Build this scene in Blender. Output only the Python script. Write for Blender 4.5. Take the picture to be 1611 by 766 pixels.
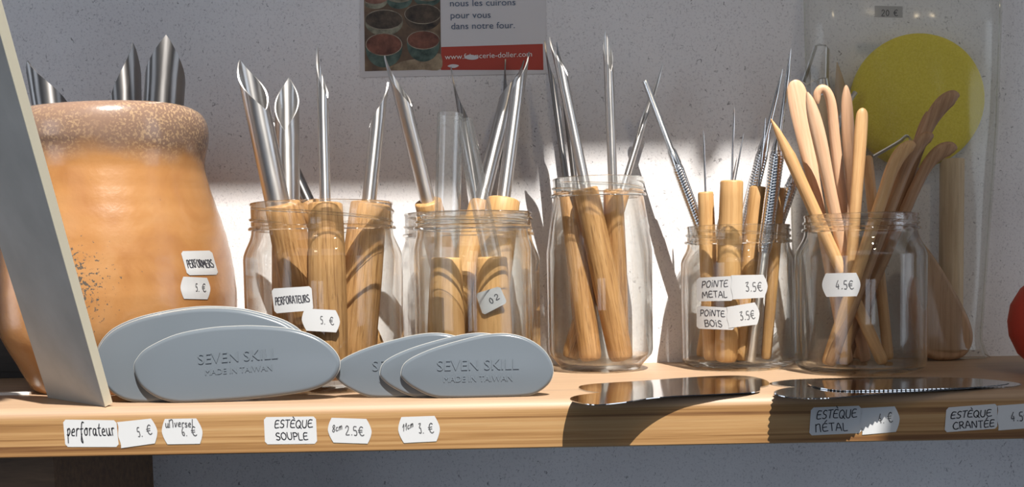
import bpy, bmesh, math, random
from mathutils import Vector, Matrix, Quaternion
from mathutils.bvhtree import BVHTree

random.seed(7)
for o in list(bpy.data.objects): bpy.data.objects.remove(o)
SC = bpy.context.scene
COL = SC.collection
MM = 0.001

# ------------------------------------------------------------------ camera
FPX, CX, HOR = 1650.0, 805.5, 412.0
PITCH, ROLL = math.radians(4.0), math.radians(1.1)
PYC = HOR + FPX * math.tan(PITCH)
CAM = Vector((0, -572.0, 74.0))                      # millimetres; shelf top is z = 0, its flat front edge y = 0
FW = Vector((0, math.cos(PITCH), -math.sin(PITCH)))
UP0 = Vector((0, math.sin(PITCH), math.cos(PITCH)))
RT0 = Vector((1, 0, 0))
RT = RT0 * math.cos(ROLL) - UP0 * math.sin(ROLL)
UP = UP0 * math.cos(ROLL) + RT0 * math.sin(ROLL)
cd = bpy.data.cameras.new('camera'); cam = bpy.data.objects.new('camera', cd); COL.objects.link(cam)
cd.sensor_fit = 'HORIZONTAL'; cd.sensor_width = 36.0; cd.lens = 36.0 * FPX / 1611.0
cd.shift_y = (PYC - 383.0) / 1611.0
cd.clip_start = 0.01; cd.clip_end = 50
m = Matrix((RT, UP, -FW)).transposed().to_4x4(); m.translation = CAM * MM
cam.matrix_world = m
SC.camera = cam

SC.view_settings.view_transform = 'Standard'
SC.view_settings.look = 'None'
SC.view_settings.gamma = 1.0
SC.view_settings.exposure = 0.0
SC.view_settings.use_curve_mapping = False
SC.cycles.use_denoising = True
SC.cycles.max_bounces = 12
SC.cycles.transparent_max_bounces = 40
SC.cycles.caustics_reflective = False
SC.cycles.caustics_refractive = True

# ------------------------------------------------------------------ light
SUNV = Vector((-0.28, 1.0, -1.6))                   # the way sunlight travels
sl = bpy.data.lights.new('sun', 'SUN'); sun = bpy.data.objects.new('sun', sl); COL.objects.link(sun)
sl.energy = 8.2; sl.angle = math.radians(0.32); sl.color = (1.0, 0.955, 0.89)
sun.rotation_mode = 'QUATERNION'; sun.rotation_quaternion = SUNV.to_track_quat('-Z', 'Y')
sun.location = (0.3, -0.9, 1.4)
def lamp(loc, aim, watts, size, col):
    l = bpy.data.lights.new('ceiling_spot', 'SPOT'); o = bpy.data.objects.new('ceiling_spot', l); COL.objects.link(o)
    l.energy = watts; l.shadow_soft_size = size; l.color = col; l.spot_size = math.radians(46); l.spot_blend = 1.0
    o.location = Vector(loc); o.rotation_mode = 'QUATERNION'
    o.rotation_quaternion = (Vector(aim) - Vector(loc)).to_track_quat('-Z', 'Y')
lamp((0.40, -0.75, 0.95), (0.22, 0.12, 0.08), 4.6, 0.03, (1.0, 0.78, 0.50))
lamp((-0.15, -0.85, 0.75), (-0.16, 0.08, 0.02), 1.0, 0.05, (1.0, 0.80, 0.58))

W_ = bpy.data.worlds.new('shop_and_windows'); SC.world = W_; W_.use_nodes = True
nt = W_.node_tree; N = nt.nodes; L = nt.links
for n in list(N): N.remove(n)
def nd(t, **k):
    n = N.new(t)
    for a, b in k.items(): setattr(n, a, b)
    return n
def mth(op, a, b=None, c=None):
    n = N.new('ShaderNodeMath'); n.operation = op
    for i, v in enumerate((a, b, c)):
        if v is None: continue
        if isinstance(v, (int, float)): n.inputs[i].default_value = v
        else: L.new(v, n.inputs[i])
    return n.outputs[0]
tc = nd('ShaderNodeTexCoord'); sx = nd('ShaderNodeSeparateXYZ'); L.new(tc.outputs['Generated'], sx.inputs[0])
dx, dy, dz = sx.outputs
mdy = mth('MULTIPLY', dy, -1.0)
az = mth('MULTIPLY', mth('ARCTAN2', dx, mdy), 57.29578)         # degrees right of straight behind the camera
el = mth('MULTIPLY', mth('ARCSINE', dz), 57.29578)
def band(v, lo, hi): return mth('MULTIPLY', mth('GREATER_THAN', v, lo), mth('LESS_THAN', v, hi))
def patch(a0, a1, b0, b1): return mth('MULTIPLY', band(az, a0, a1), band(el, b0, b1))
sky = mth('ADD', mth('ADD', patch(-38, 2, 20, 44), patch(6, 44, 20, 44)), patch(48, 78, 18, 44))
low = mth('ADD', mth('ADD', patch(-9, -1, -5, 3), patch(1, 8, -5, 3)), mth('ADD', patch(-62, -40, -14, 16), mth('ADD', patch(58, 84, -14, 16), patch(-100, -84, -20, 20))))
win = mth('ADD', sky, low)
rampz = nd('ShaderNodeValToRGB'); e = rampz.color_ramp.elements
e[0].position = 0.0; e[0].color = (0.17, 0.31, 0.50, 1)
e[1].position = 1.0; e[1].color = (0.26, 0.225, 0.20, 1)
q = rampz.color_ramp.elements.new(0.5); q.color = (0.085, 0.08, 0.085, 1)
L.new(mth('MULTIPLY_ADD', dz, 0.5, 0.5), rampz.inputs[0])
bg1 = nd('ShaderNodeBackground'); L.new(rampz.outputs[0], bg1.inputs[0]); bg1.inputs[1].default_value = 0.36
bg2 = nd('ShaderNodeBackground'); bg2.inputs[0].default_value = (0.80, 0.88, 1.0, 1); L.new(mth('MULTIPLY_ADD', low, 1.4, 0.72), bg2.inputs[1])
mx = nd('ShaderNodeMixShader'); L.new(win, mx.inputs[0]); L.new(bg1.outputs[0], mx.inputs[1]); L.new(bg2.outputs[0], mx.inputs[2])
wo = nd('ShaderNodeOutputWorld'); L.new(mx.outputs[0], wo.inputs[0])

# ------------------------------------------------------------------ pixel <-> place helpers (used to read sizes off the photo)
def ray(px, py): return FW * FPX + RT * (px - CX) - UP * (py - PYC)
def W(px, py, Y):
    d = ray(px, py); return CAM + d * ((Y - CAM.y) / d.y)
def WZ(px, py, Z):
    d = ray(px, py); return CAM + d * ((Z - CAM.z) / d.z)
def WP(px, py, p0, n):
    d = ray(px, py); return CAM + d * ((p0 - CAM).dot(n) / d.dot(n))
def PX(p):
    v = Vector(p) - CAM; z = v.dot(FW); return CX + FPX * v.dot(RT) / z, PYC - FPX * v.dot(UP) / z
def XZ(px, z, Y):
    a, b = -600.0, 600.0
    for _ in range(45):
        c = (a + b) / 2
        if PX((c, Y, z))[0] < px: a = c
        else: b = c
    return a

# ------------------------------------------------------------------ object helpers
def mesh(name, vs, fs, mat=None, smooth=True, angle=35):
    me = bpy.data.meshes.new(name); me.from_pydata([tuple(c * MM for c in v) for v in vs], [], fs); me.update()
    bm = bmesh.new(); bm.from_mesh(me); bmesh.ops.recalc_face_normals(bm, faces=bm.faces); bm.to_mesh(me); bm.free()
    if smooth:
        for p in me.polygons: p.use_smooth = True
        me.set_sharp_from_angle(angle=math.radians(angle))
    if mat: me.materials.append(mat)
    return me
def tag(o, label=None, cat=None, group=None, kind=None):
    if label: o['label'] = label
    if cat: o['category'] = cat
    if group: o['group'] = group
    if kind: o['kind'] = kind
    return o
def thing(name, label, cat, loc=(0, 0, 0), rot=None, group=None):
    o = bpy.data.objects.new(name, None); COL.objects.link(o); o.empty_display_size = 0.01
    o.location = Vector(loc) * MM
    if rot is not None: o.rotation_mode = 'QUATERNION'; o.rotation_quaternion = rot
    return tag(o, label, cat, group)
def part(name, vf, mat, parent, world=False, label=None, **k):
    """world=True: the verts are in world mm and are brought into the parent's frame."""
    vs, fs = vf
    if world and parent is not None:
        r = parent
        while r.parent: r = r.parent
        q = r.rotation_quaternion if r.rotation_mode == 'QUATERNION' else Quaternion()
        qi = q.inverted(); l = r.location / MM
        vs = [qi @ (Vector(v) - l) for v in vs]
    o = bpy.data.objects.new(name, mesh(name, vs, fs, mat, **k)); COL.objects.link(o); o.parent = parent
    if label: o['label'] = label
    return o
def single(name, vf, mat, label, cat, group=None, origin=None, kind=None, **k):
    vs, fs = vf
    if origin is None:
        n = len(vs); origin = Vector((sum(v[0] for v in vs) / n, sum(v[1] for v in vs) / n, min(v[2] for v in vs)))
    o = bpy.data.objects.new(name, mesh(name, [Vector(v) - Vector(origin) for v in vs], fs, mat, **k)); COL.objects.link(o)
    o.location = Vector(origin) * MM
    return tag(o, label, cat, group, kind)
def join(*vfs):
    V, F = [], []
    for vs, fs in vfs:
        b = len(V); V += [Vector(v) for v in vs]; F += [tuple(i + b for i in f) for f in fs]
    return V, F
def box(x0, x1, y0, y1, z0, z1):
    v = [(x, y, z) for x in (x0, x1) for y in (y0, y1) for z in (z0, z1)]
    return v, [(0, 1, 3, 2), (4, 6, 7, 5), (0, 4, 5, 1), (2, 3, 7, 6), (0, 2, 6, 4), (1, 5, 7, 3)]
def lathe(prof, n=64, c=(0, 0, 0), close=False):
    """prof [(r, z)]; r = 0 ends become poles."""
    vs, fs, rings = [], [], []
    for r, z in prof:
        if r < 1e-6: rings.append([len(vs)]); vs.append((c[0], c[1], c[2] + z))
        else:
            rings.append(list(range(len(vs), len(vs) + n)))
            vs += [(c[0] + r * math.cos(2 * math.pi * i / n), c[1] + r * math.sin(2 * math.pi * i / n), c[2] + z) for i in range(n)]
    pr = list(zip(rings, rings[1:])) + ([(rings[-1], rings[0])] if close else [])
    for a, b in pr:
        for i in range(n):
            j = (i + 1) % n
            if len(a) == 1 and len(b) == 1: continue
            if len(a) == 1: fs.append((a[0], b[i], b[j]))
            elif len(b) == 1: fs.append((a[i], a[j], b[0]))
            else: fs.append((a[i], a[j], b[j], b[i]))
    return vs, fs
def loft(path, n=16, caps=True):
    """path [(x, z, a, b)] in the local XZ plane: a = half width in plane, b = half thickness along Y."""
    vs, fs = [], []
    K = len(path)
    for k, (x, z, a, b) in enumerate(path):
        p0 = path[max(k - 1, 0)]; p1 = path[min(k + 1, K - 1)]
        t = Vector((p1[0] - p0[0], p1[1] - p0[1])).normalized(); nx, nz = t.y, -t.x
        for i in range(n):
            an = 2 * math.pi * i / n
            vs.append((x + nx * a * math.cos(an), b * math.sin(an), z + nz * a * math.cos(an)))
    for k in range(K - 1):
        for i in range(n):
            j = (i + 1) % n
            fs.append((k * n + i, k * n + j, (k + 1) * n + j, (k + 1) * n + i))
    if caps:
        fs.append(tuple(reversed(range(n)))); fs.append(tuple(range((K - 1) * n, K * n)))
    return vs, fs
def tube(pts, r, n=8):
    """round rod along 3-D points; r a number or a list."""
    pts = [Vector(p) for p in pts]; K = len(pts); rs = r if isinstance(r, (list, tuple)) else [r] * K
    vs, fs = [], []
    ref = Vector((0.13, 0.2, 0.97))
    for k, p in enumerate(pts):
        t = (pts[min(k + 1, K - 1)] - pts[max(k - 1, 0)]).normalized()
        u = t.cross(ref)
        if u.length < 0.05: u = t.cross(Vector((1, 0, 0)))
        u.normalize(); w = t.cross(u)
        for i in range(n):
            a = 2 * math.pi * i / n; vs.append(p + (u * math.cos(a) + w * math.sin(a)) * rs[k])
    for k in range(K - 1):
        for i in range(n):
            j = (i + 1) % n; fs.append((k * n + i, k * n + j, (k + 1) * n + j, (k + 1) * n + i))
    fs.append(tuple(reversed(range(n)))); fs.append(tuple(range((K - 1) * n, K * n)))
    return vs, fs
def spline(pts, sub=6, closed=True):
    out = []; n = len(pts)
    rng = range(n) if closed else range(n - 1)
    for i in rng:
        g = (lambda k: pts[k % n]) if closed else (lambda k: pts[min(max(k, 0), n - 1)])
        p0, p1, p2, p3 = g(i - 1), g(i), g(i + 1), g(i + 2)
        for s in range(sub):
            t = s / sub
            out.append(tuple(0.5 * (2 * b + (c - a) * t + (2 * a - 5 * b + 4 * c - d) * t * t + (3 * b - a - 3 * c + d) * t ** 3) for a, b, c, d in zip(p0, p1, p2, p3)))
    if not closed: out.append(tuple(pts[-1]))
    return out
def slab(poly, nrm, th, rnd=0.0, steps=4):
    """closed outline of 3-D points in a plane with normal nrm -> plate of thickness th with rounded rim of radius rnd."""
    nrm = Vector(nrm).normalized(); P = [Vector(p) for p in poly]; n = len(P)
    c = sum(P, Vector()) / n
    inn = []
    for i in range(n):
        t = (P[(i + 1) % n] - P[i - 1]).normalized(); q = nrm.cross(t)
        if q.dot(c - P[i]) < 0: q = -q
        inn.append(q)
    rings = []
    prof = [(0, -th / 2), (0, th / 2)]
    if rnd > 0:
        prof = []
        rz = min(rnd, th / 2)
        for s in range(steps + 1):
            a = math.pi / 2 * (1 - s / steps); prof.append((rnd * (1 - math.cos(a)), -th / 2 + rz - rz * math.sin(a)))
        prof += [(a_, -b_) for a_, b_ in reversed(prof)]
        if abs(prof[steps][1] - prof[steps + 1][1]) < 1e-6: prof.pop(steps)
    vs, fs = [], []
    for off, h in prof:
        vs += [p + q * off + nrm * h for p, q in zip(P, inn)]
    K = len(prof)
    for k in range(K - 1):
        for i in range(n):
            j = (i + 1) % n; fs.append((k * n + i, k * n + j, (k + 1) * n + j, (k + 1) * n + i))
    fs.append(tuple(reversed(range(n)))); fs.append(tuple(range((K - 1) * n, K * n)))
    return vs, fs

# ------------------------------------------------------------------ materials
def newmat(name):
    mt = bpy.data.materials.new(name); mt.use_nodes = True
    t = mt.node_tree; b = t.nodes['Principled BSDF']
    return mt, t, b
def add(t, typ, **k):
    n = t.nodes.new(typ)
    for a, b in k.items(): setattr(n, a, b)
    return n
def ramp(t, fac, stops):
    r = add(t, 'ShaderNodeValToRGB'); el = r.color_ramp.elements
    el[0].position, el[0].color = stops[0][0], (*stops[0][1], 1)
    el[1].position, el[1].color = stops[-1][0], (*stops[-1][1], 1)
    for p, c in stops[1:-1]:
        x = el.new(p); x.color = (*c, 1)
    t.links.new(fac, r.inputs[0]); return r.outputs[0]
def mapping(t, scale, rand=True):
    c = add(t, 'ShaderNodeTexCoord'); mp = add(t, 'ShaderNodeMapping'); mp.inputs['Scale'].default_value = scale
    if rand:
        oi = add(t, 'ShaderNodeObjectInfo'); cm = add(t, 'ShaderNodeCombineXYZ'); mu = add(t, 'ShaderNodeMath', operation='MULTIPLY'); mu.inputs[1].default_value = 3.7
        t.links.new(oi.outputs['Random'], mu.inputs[0])
        for i in range(3): t.links.new(mu.outputs[0], cm.inputs[i])
        ad = add(t, 'ShaderNodeVectorMath', operation='ADD'); t.links.new(c.outputs['Object'], ad.inputs[0]); t.links.new(cm.outputs[0], ad.inputs[1])
        t.links.new(ad.outputs[0], mp.inputs[0])
    else: t.links.new(c.outputs['Object'], mp.inputs[0])
    return mp.outputs[0]
def noise(t, vec, scale, detail=4, rough=0.55, dist=0.0):
    n = add(t, 'ShaderNodeTexNoise'); n.inputs['Scale'].default_value = scale; n.inputs['Detail'].default_value = detail
    n.inputs['Roughness'].default_value = rough; n.inputs['Distortion'].default_value = dist
    t.links.new(vec, n.inputs['Vector']); return n.outputs['Fac']
def mixc(t, fac, a, b, mode='MIX'):
    n = add(t, 'ShaderNodeMix', data_type='RGBA', blend_type=mode)
    for s, v in ((n.inputs[0], fac), (n.inputs[6], a), (n.inputs[7], b)):
        if isinstance(v, (int, float)): s.default_value = v
        elif isinstance(v, tuple): s.default_value = (*v, 1)
        else: t.links.new(v, s)
    return n.outputs[2]
def bump(t, b, h, strength=0.3, dist=0.0005):
    n = add(t, 'ShaderNodeBump'); n.inputs['Strength'].default_value = strength; n.inputs['Distance'].default_value = dist
    t.links.new(h, n.inputs['Height']); t.links.new(n.outputs[0], b.inputs['Normal'])
def plain(name, col, rough=0.5, metal=0.0, spec=0.5, coat=0.0):
    mt, t, b = newmat(name)
    b.inputs['Base Color'].default_value = (*col, 1); b.inputs['Roughness'].default_value = rough; b.inputs['Metallic'].default_value = metal
    b.inputs['Specular IOR Level'].default_value = spec; b.inputs['Coat Weight'].default_value = coat
    return mt
def wood(name, dark, mid, light, scale=(520, 520, 22), rough=0.5, fleck=0.35, ring=None, coat=0.0):
    mt, t, b = newmat(name)
    v = mapping(t, scale)
    f = noise(t, v, 1.0, 5, 0.6, 0.4)
    c = ramp(t, f, [(0.28, dark), (0.5, mid), (0.72, light)])
    v2 = mapping(t, tuple(s * 3.2 if s < 100 else s * 1.9 for s in scale))
    f2 = noise(t, v2, 1.0, 2, 0.5)
    c2 = ramp(t, f2, [(0.30, (0.42, 0.36, 0.32)), (0.42, (1, 1, 1))])
    c = mixc(t, fleck, c, c2, 'MULTIPLY')
    t.links.new(c, b.inputs['Base Color']); b.inputs['Roughness'].default_value = rough; b.inputs['Coat Weight'].default_value = coat
    b.inputs['Coat Roughness'].default_value = 0.25
    bump(t, b, f2, 0.25, 0.0003)
    return mt
M = {}
M['oak'] = wood('oak_handle', (0.27, 0.125, 0.042), (0.49, 0.265, 0.10), (0.62, 0.37, 0.165), scale=(640, 640, 26), fleck=0.75)
M['beech'] = wood('beech_handle', (0.44, 0.235, 0.085), (0.56, 0.32, 0.125), (0.63, 0.39, 0.17), fleck=0.25)
M['box_pink'] = wood('pinkish_boxwood', (0.60, 0.35, 0.20), (0.70, 0.43, 0.26), (0.76, 0.50, 0.32), fleck=0.15)
M['box_tan'] = wood('tan_boxwood', (0.46, 0.25, 0.10), (0.58, 0.33, 0.14), (0.66, 0.42, 0.20), fleck=0.2)
M['box_brown'] = wood('brown_boxwood', (0.25, 0.13, 0.06), (0.36, 0.20, 0.10), (0.45, 0.27, 0.14), fleck=0.25)
M['pale_wood'] = wood('pale_wood', (0.48, 0.34, 0.19), (0.58, 0.42, 0.25), (0.64, 0.48, 0.31), scale=(300, 300, 14), fleck=0.2)
M['pear_wood'] = wood('pear_wood', (0.30, 0.17, 0.085), (0.40, 0.24, 0.13), (0.47, 0.30, 0.17), scale=(300, 300, 14), fleck=0.4)
M['shade_wood'] = wood('deep_shade_wood', (0.012, 0.009, 0.007), (0.02, 0.014, 0.01), (0.03, 0.02, 0.014), scale=(20, 200, 200), fleck=0.2)  # deep shade on the brown box is put into this near-black colour
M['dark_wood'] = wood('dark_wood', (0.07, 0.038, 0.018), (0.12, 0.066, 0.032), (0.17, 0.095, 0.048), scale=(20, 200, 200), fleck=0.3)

mt, t, b = newmat('pine_shelf'); M['pine'] = mt
v = mapping(t, (2.2, 210, 270), False); f = noise(t, v, 1.0, 5, 0.62, 0.5)
c = ramp(t, f, [(0.35, (0.14, 0.06, 0.018)), (0.45, (0.27, 0.14, 0.048)), (0.54, (0.355, 0.20, 0.078)), (0.68, (0.41, 0.255, 0.112))])
v2 = mapping(t, (30, 900, 900), False); f2 = noise(t, v2, 1.0, 3, 0.6)
c = mixc(t, 0.25, c, ramp(t, f2, [(0.35, (0.7, 0.62, 0.55)), (0.55, (1, 1, 1))]), 'MULTIPLY')
# the sunlit paleness of the upper face is put into its colour
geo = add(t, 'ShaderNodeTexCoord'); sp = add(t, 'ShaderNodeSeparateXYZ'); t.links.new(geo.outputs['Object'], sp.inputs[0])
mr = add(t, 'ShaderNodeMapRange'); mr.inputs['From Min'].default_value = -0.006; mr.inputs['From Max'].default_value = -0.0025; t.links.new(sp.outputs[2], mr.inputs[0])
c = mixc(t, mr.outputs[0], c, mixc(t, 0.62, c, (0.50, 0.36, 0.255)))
t.links.new(c, b.inputs['Base Color']); b.inputs['Roughness'].default_value = 0.5
bump(t, b, f2, 0.2, 0.0003)

mt, t, b = newmat('speckled_plaster'); M['wall'] = mt
v = mapping(t, (1, 1, 1), False)
f = noise(t, v, 9, 5, 0.6); c = ramp(t, f, [(0.3, (0.76, 0.74, 0.75)), (0.7, (0.86, 0.845, 0.85))])
f2 = noise(t, v, 620, 3, 0.75); sp1 = ramp(t, f2, [(0.30, (0.70, 0.69, 0.71)), (0.46, (1, 1, 1))])
f3 = noise(t, mapping(t, (1, 1, 0.8), False), 330, 3, 0.65, 1.2); sp2 = ramp(t, f3, [(0.29, (0.30, 0.29, 0.30)), (0.36, (1, 1, 1))])
c = mixc(t, 1.0, c, sp1, 'MULTIPLY'); c = mixc(t, 0.9, c, sp2, 'MULTIPLY')
t.links.new(c, b.inputs['Base Color']); b.inputs['Roughness'].default_value = 0.85
bump(t, b, f2, 0.25, 0.0006)

def thin_clear(name, edge, centre, refl=0.05, rough=0.03, haze=0.0, hazecol=(0.8, 0.8, 0.78), power=3.0):
    mt = bpy.data.materials.new(name); mt.use_nodes = True; t = mt.node_tree
    for n in list(t.nodes): t.nodes.remove(n)
    lw = add(t, 'ShaderNodeLayerWeight'); lw.inputs[0].default_value = 0.5
    pw = add(t, 'ShaderNodeMath', operation='POWER'); t.links.new(lw.outputs['Facing'], pw.inputs[0]); pw.inputs[1].default_value = power
    col = mixc(t, pw.outputs[0], centre, edge)
    tr = add(t, 'ShaderNodeBsdfTransparent'); t.links.new(col, tr.inputs[0])
    gl = add(t, 'ShaderNodeBsdfGlossy'); gl.inputs['Roughness'].default_value = rough; gl.inputs[0].default_value = (0.95, 0.97, 0.96, 1)
    p4 = add(t, 'ShaderNodeMath', operation='POWER'); t.links.new(lw.outputs['Facing'], p4.inputs[0]); p4.inputs[1].default_value = 4.0
    fr = add(t, 'ShaderNodeMath', operation='MULTIPLY_ADD'); t.links.new(p4.outputs[0], fr.inputs[0]); fr.inputs[1].default_value = 0.75; fr.inputs[2].default_value = refl
    s = add(t, 'ShaderNodeMixShader'); t.links.new(fr.outputs[0], s.inputs[0]); t.links.new(tr.outputs[0], s.inputs[1]); t.links.new(gl.outputs[0], s.inputs[2])
    out = s.outputs[0]
    if haze > 0:
        df = add(t, 'ShaderNodeBsdfDiffuse'); df.inputs[0].default_value = (*hazecol, 1)
        s2 = add(t, 'ShaderNodeMixShader'); s2.inputs[0].default_value = haze
        t.links.new(out, s2.inputs[1]); t.links.new(df.outputs[0], s2.inputs[2]); out = s2.outputs[0]
    o = add(t, 'ShaderNodeOutputMaterial'); t.links.new(out, o.inputs[0])
    return mt
def jar_glass(name, base, power):
    """a thin glass wall: seen square on it lets light straight through, towards its edge it bends it"""
    mt, t, b = newmat(name)
    b.inputs['Base Color'].default_value = (0.972, 0.988, 0.968, 1); b.inputs['Roughness'].default_value = 0.0
    b.inputs['Transmission Weight'].default_value = 1.0; b.inputs['IOR'].default_value = 1.46
    lw = add(t, 'ShaderNodeLayerWeight'); lw.inputs[0].default_value = 0.5
    pw = add(t, 'ShaderNodeMath', operation='POWER'); t.links.new(lw.outputs['Facing'], pw.inputs[0]); pw.inputs[1].default_value = power
    fa = add(t, 'ShaderNodeMath', operation='MULTIPLY_ADD', use_clamp=True); t.links.new(pw.outputs[0], fa.inputs[0]); fa.inputs[1].default_value = 1.7; fa.inputs[2].default_value = base
    tr = add(t, 'ShaderNodeBsdfTransparent'); tr.inputs[0].default_value = (0.985, 0.99, 0.983, 1)
    gl = add(t, 'ShaderNodeBsdfGlossy'); gl.inputs['Roughness'].default_value = 0.02
    s1 = add(t, 'ShaderNodeMixShader'); s1.inputs[0].default_value = 0.035; t.links.new(tr.outputs[0], s1.inputs[1]); t.links.new(gl.outputs[0], s1.inputs[2])
    s2 = add(t, 'ShaderNodeMixShader'); t.links.new(fa.outputs[0], s2.inputs[0]); t.links.new(s1.outputs[0], s2.inputs[1]); t.links.new(b.outputs[0], s2.inputs[2])
    t.links.new(s2.outputs[0], t.nodes['Material Output'].inputs[0])
    return mt
M['glass'] = jar_glass('clear_jar_glass', 0.05, 3.0)
M['neck_glass'] = jar_glass('screw_neck_glass', 0.16, 1.8)
M['tube'] = thin_clear('clear_plastic_tube', (0.38, 0.39, 0.40), (0.97, 0.97, 0.97), 0.07, 0.05, haze=0.03, power=2.4)
M['bag'] = thin_clear('clear_bag_film', (0.75, 0.74, 0.68), (0.95, 0.95, 0.93), 0.03, 0.18, haze=0.07, hazecol=(0.72, 0.70, 0.60), power=2.0)

def steel(name, col, rough, aniso=0.0, rot=0.0):
    mt, t, b = newmat(name); b.inputs['Metallic'].default_value = 1.0; b.inputs['Base Color'].default_value = (*col, 1)
    f = noise(t, mapping(t, (300, 300, 30)), 1.0, 2); mr = add(t, 'ShaderNodeMapRange'); mr.inputs['To Min'].default_value = rough * 0.7; mr.inputs['To Max'].default_value = rough * 1.3
    t.links.new(f, mr.inputs[0]); t.links.new(mr.outputs[0], b.inputs['Roughness'])
    if aniso:
        b.inputs['Anisotropic'].default_value = aniso; b.inputs['Anisotropic Rotation'].default_value = rot
        tg = add(t, 'ShaderNodeTangent', direction_type='RADIAL', axis='Z'); t.links.new(tg.outputs[0], b.inputs['Tangent'])
    return mt
ROT = 0.25
M['steel'] = steel('brushed_steel', (0.62, 0.605, 0.59), 0.40, 0.8, ROT)
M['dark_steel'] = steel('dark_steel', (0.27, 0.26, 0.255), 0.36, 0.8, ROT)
M['chrome'] = steel('bright_steel', (0.80, 0.80, 0.80), 0.16)
M['sheet_steel'] = steel('polished_sheet_steel', (0.56, 0.57, 0.58), 0.09)
M['grey_plastic'] = plain('grey_plastic', (0.135, 0.158, 0.182), 0.22, spec=0.5)
M['worn_plastic'] = plain('worn_plastic', (0.42, 0.42, 0.40), 0.4)
M['paper'] = plain('white_sticker_paper', (0.53, 0.535, 0.54), 0.55)
M['ink'] = plain('dark_ink', (0.035, 0.035, 0.045), 0.6)
M['price_ink'] = plain('grey_print', (0.10, 0.10, 0.105), 0.6)
M['cream'] = plain('cream_board_edge', (0.88, 0.80, 0.60), 0.7)
M['red_rubber'] = plain('red_rubber', (0.50, 0.045, 0.025), 0.45)
M['white'] = plain('white_edge', (0.8, 0.78, 0.74), 0.6)
mt, t, b = newmat('grey_board_face'); M['board'] = mt
f = noise(t, mapping(t, (1, 1, 1), False), 30, 4); c = ramp(t, f, [(0.3, (0.40, 0.385, 0.35)), (0.7, (0.50, 0.48, 0.44))])
t.links.new(c, b.inputs['Base Color']); b.inputs['Roughness'].default_value = 0.6
mt, t, b = newmat('yellow_sponge'); M['sponge'] = mt
f = noise(t, mapping(t, (1, 1, 1), False), 800, 3); c = ramp(t, f, [(0.3, (0.68, 0.54, 0.02)), (0.7, (0.80, 0.66, 0.05))])
t.links.new(c, b.inputs['Base Color']); b.inputs['Roughness'].default_value = 0.9; bump(t, b, f, 0.5, 0.0006)

mt, t, b = newmat('salt_glazed_stoneware'); M['pot'] = mt
cc = add(t, 'ShaderNodeTexCoord'); sp = add(t, 'ShaderNodeSeparateXYZ'); t.links.new(cc.outputs['Object'], sp.inputs[0])
v = mapping(t, (1, 1, 1), False)
f = noise(t, v, 22, 4, 0.6, 0.6); body = ramp(t, f, [(0.25, (0.31, 0.13, 0.042)), (0.5, (0.40, 0.19, 0.066)), (0.75, (0.45, 0.24, 0.10))])
vo = noise(t, v, 620, 2, 0.5); spk = ramp(t, vo, [(0.50, (0.27, 0.17, 0.12)), (0.62, (0.55, 0.37, 0.21))])
vo2 = noise(t, v, 14, 2, 0.5); msk = ramp(t, vo2, [(0.38, (0, 0, 0)), (0.60, (1, 1, 1))])
rimc = mixc(t, msk, (0.30, 0.19, 0.135), spk)
wob = add(t, 'ShaderNodeMath', operation='MULTIPLY_ADD'); t.links.new(noise(t, v, 40, 3), wob.inputs[0]); wob.inputs[1].default_value = 0.026; t.links.new(sp.outputs[2], wob.inputs[2])
mr = add(t, 'ShaderNodeMapRange'); mr.inputs['From Min'].default_value = 0.150; mr.inputs['From Max'].default_value = 0.164; t.links.new(wob.outputs[0], mr.inputs[0])
c = mixc(t, mr.outputs[0], body, rimc)
# ash specks on one side of the belly
ds = add(t, 'ShaderNodeVectorMath', operation='DISTANCE'); t.links.new(cc.outputs['Object'], ds.inputs[0]); ds.inputs[1].default_value = (-0.006, -0.071, 0.064)
near = add(t, 'ShaderNodeMapRange'); near.inputs['From Min'].default_value = 0.004; near.inputs['From Max'].default_value = 0.040; near.inputs['To Min'].default_value = 0.52; near.inputs['To Max'].default_value = 0.27; t.links.new(ds.outputs['Value'], near.inputs[0])
lt = add(t, 'ShaderNodeMath', operation='LESS_THAN'); t.links.new(noise(t, v, 520, 3, 0.65), lt.inputs[0]); t.links.new(near.outputs[0], lt.inputs[1])
c = mixc(t, lt.outputs[0], c, (0.10, 0.085, 0.07))
t.links.new(c, b.inputs['Base Color']); b.inputs['Roughness'].default_value = 0.26; b.inputs['Coat Weight'].default_value = 0.3; b.inputs['Coat Roughness'].default_value = 0.15
bump(t, b, noise(t, v, 330, 3), 0.22, 0.0006)

# ------------------------------------------------------------------ the setting
def structure(name, vf, mat, **k):
    o = single(name, vf, mat, None, None, kind='structure', **k); return o
structure('wall_back', box(-750, 750, 177, 197, -420, 620), M['wall'], smooth=False)
# added unseen sun blocker, its stepped edge cut to outline the patch of sun
S = SUNV
def back(p, Y=-900.0): return Vector(p) - S * ((Vector(p).y - Y) / S.y)
e1 = back(W(300, 270, 177)); e2 = back(W(856, 267, 177)); e3 = back(W(862, 208, 177)); e4 = back(W(1200, 203, 177))
e5 = back(W(1236, 112, 105)); e6 = back(W(1366, 118, 100)); e7 = back(W(1362, 240, 95)); e8 = back(W(1393, 655, -12))
pol = [(-1500, 1490), (-32, 1490), (-32, e1.z), (e2.x, e2.z), (e3.x, e3.z), (e4.x, e4.z), (e5.x, max(e5.z, e4.z)), (e6.x, max(e6.z, e4.z)), (e7.x, e7.z), (e8.x, e8.z), (e8.x, 700), (1500, 700), (1500, 2600), (-1500, 2600)]
k = back(W(1112, 232, 177)); n = len(pol)
vs = [(x, -900, z) for x, z in pol] + [(x, -910, z) for x, z in pol]
fs = [tuple(range(n)), tuple(reversed(range(n, 2 * n)))] + [(i, (i + 1) % n, n + (i + 1) % n, n + i) for i in range(n)]
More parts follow.
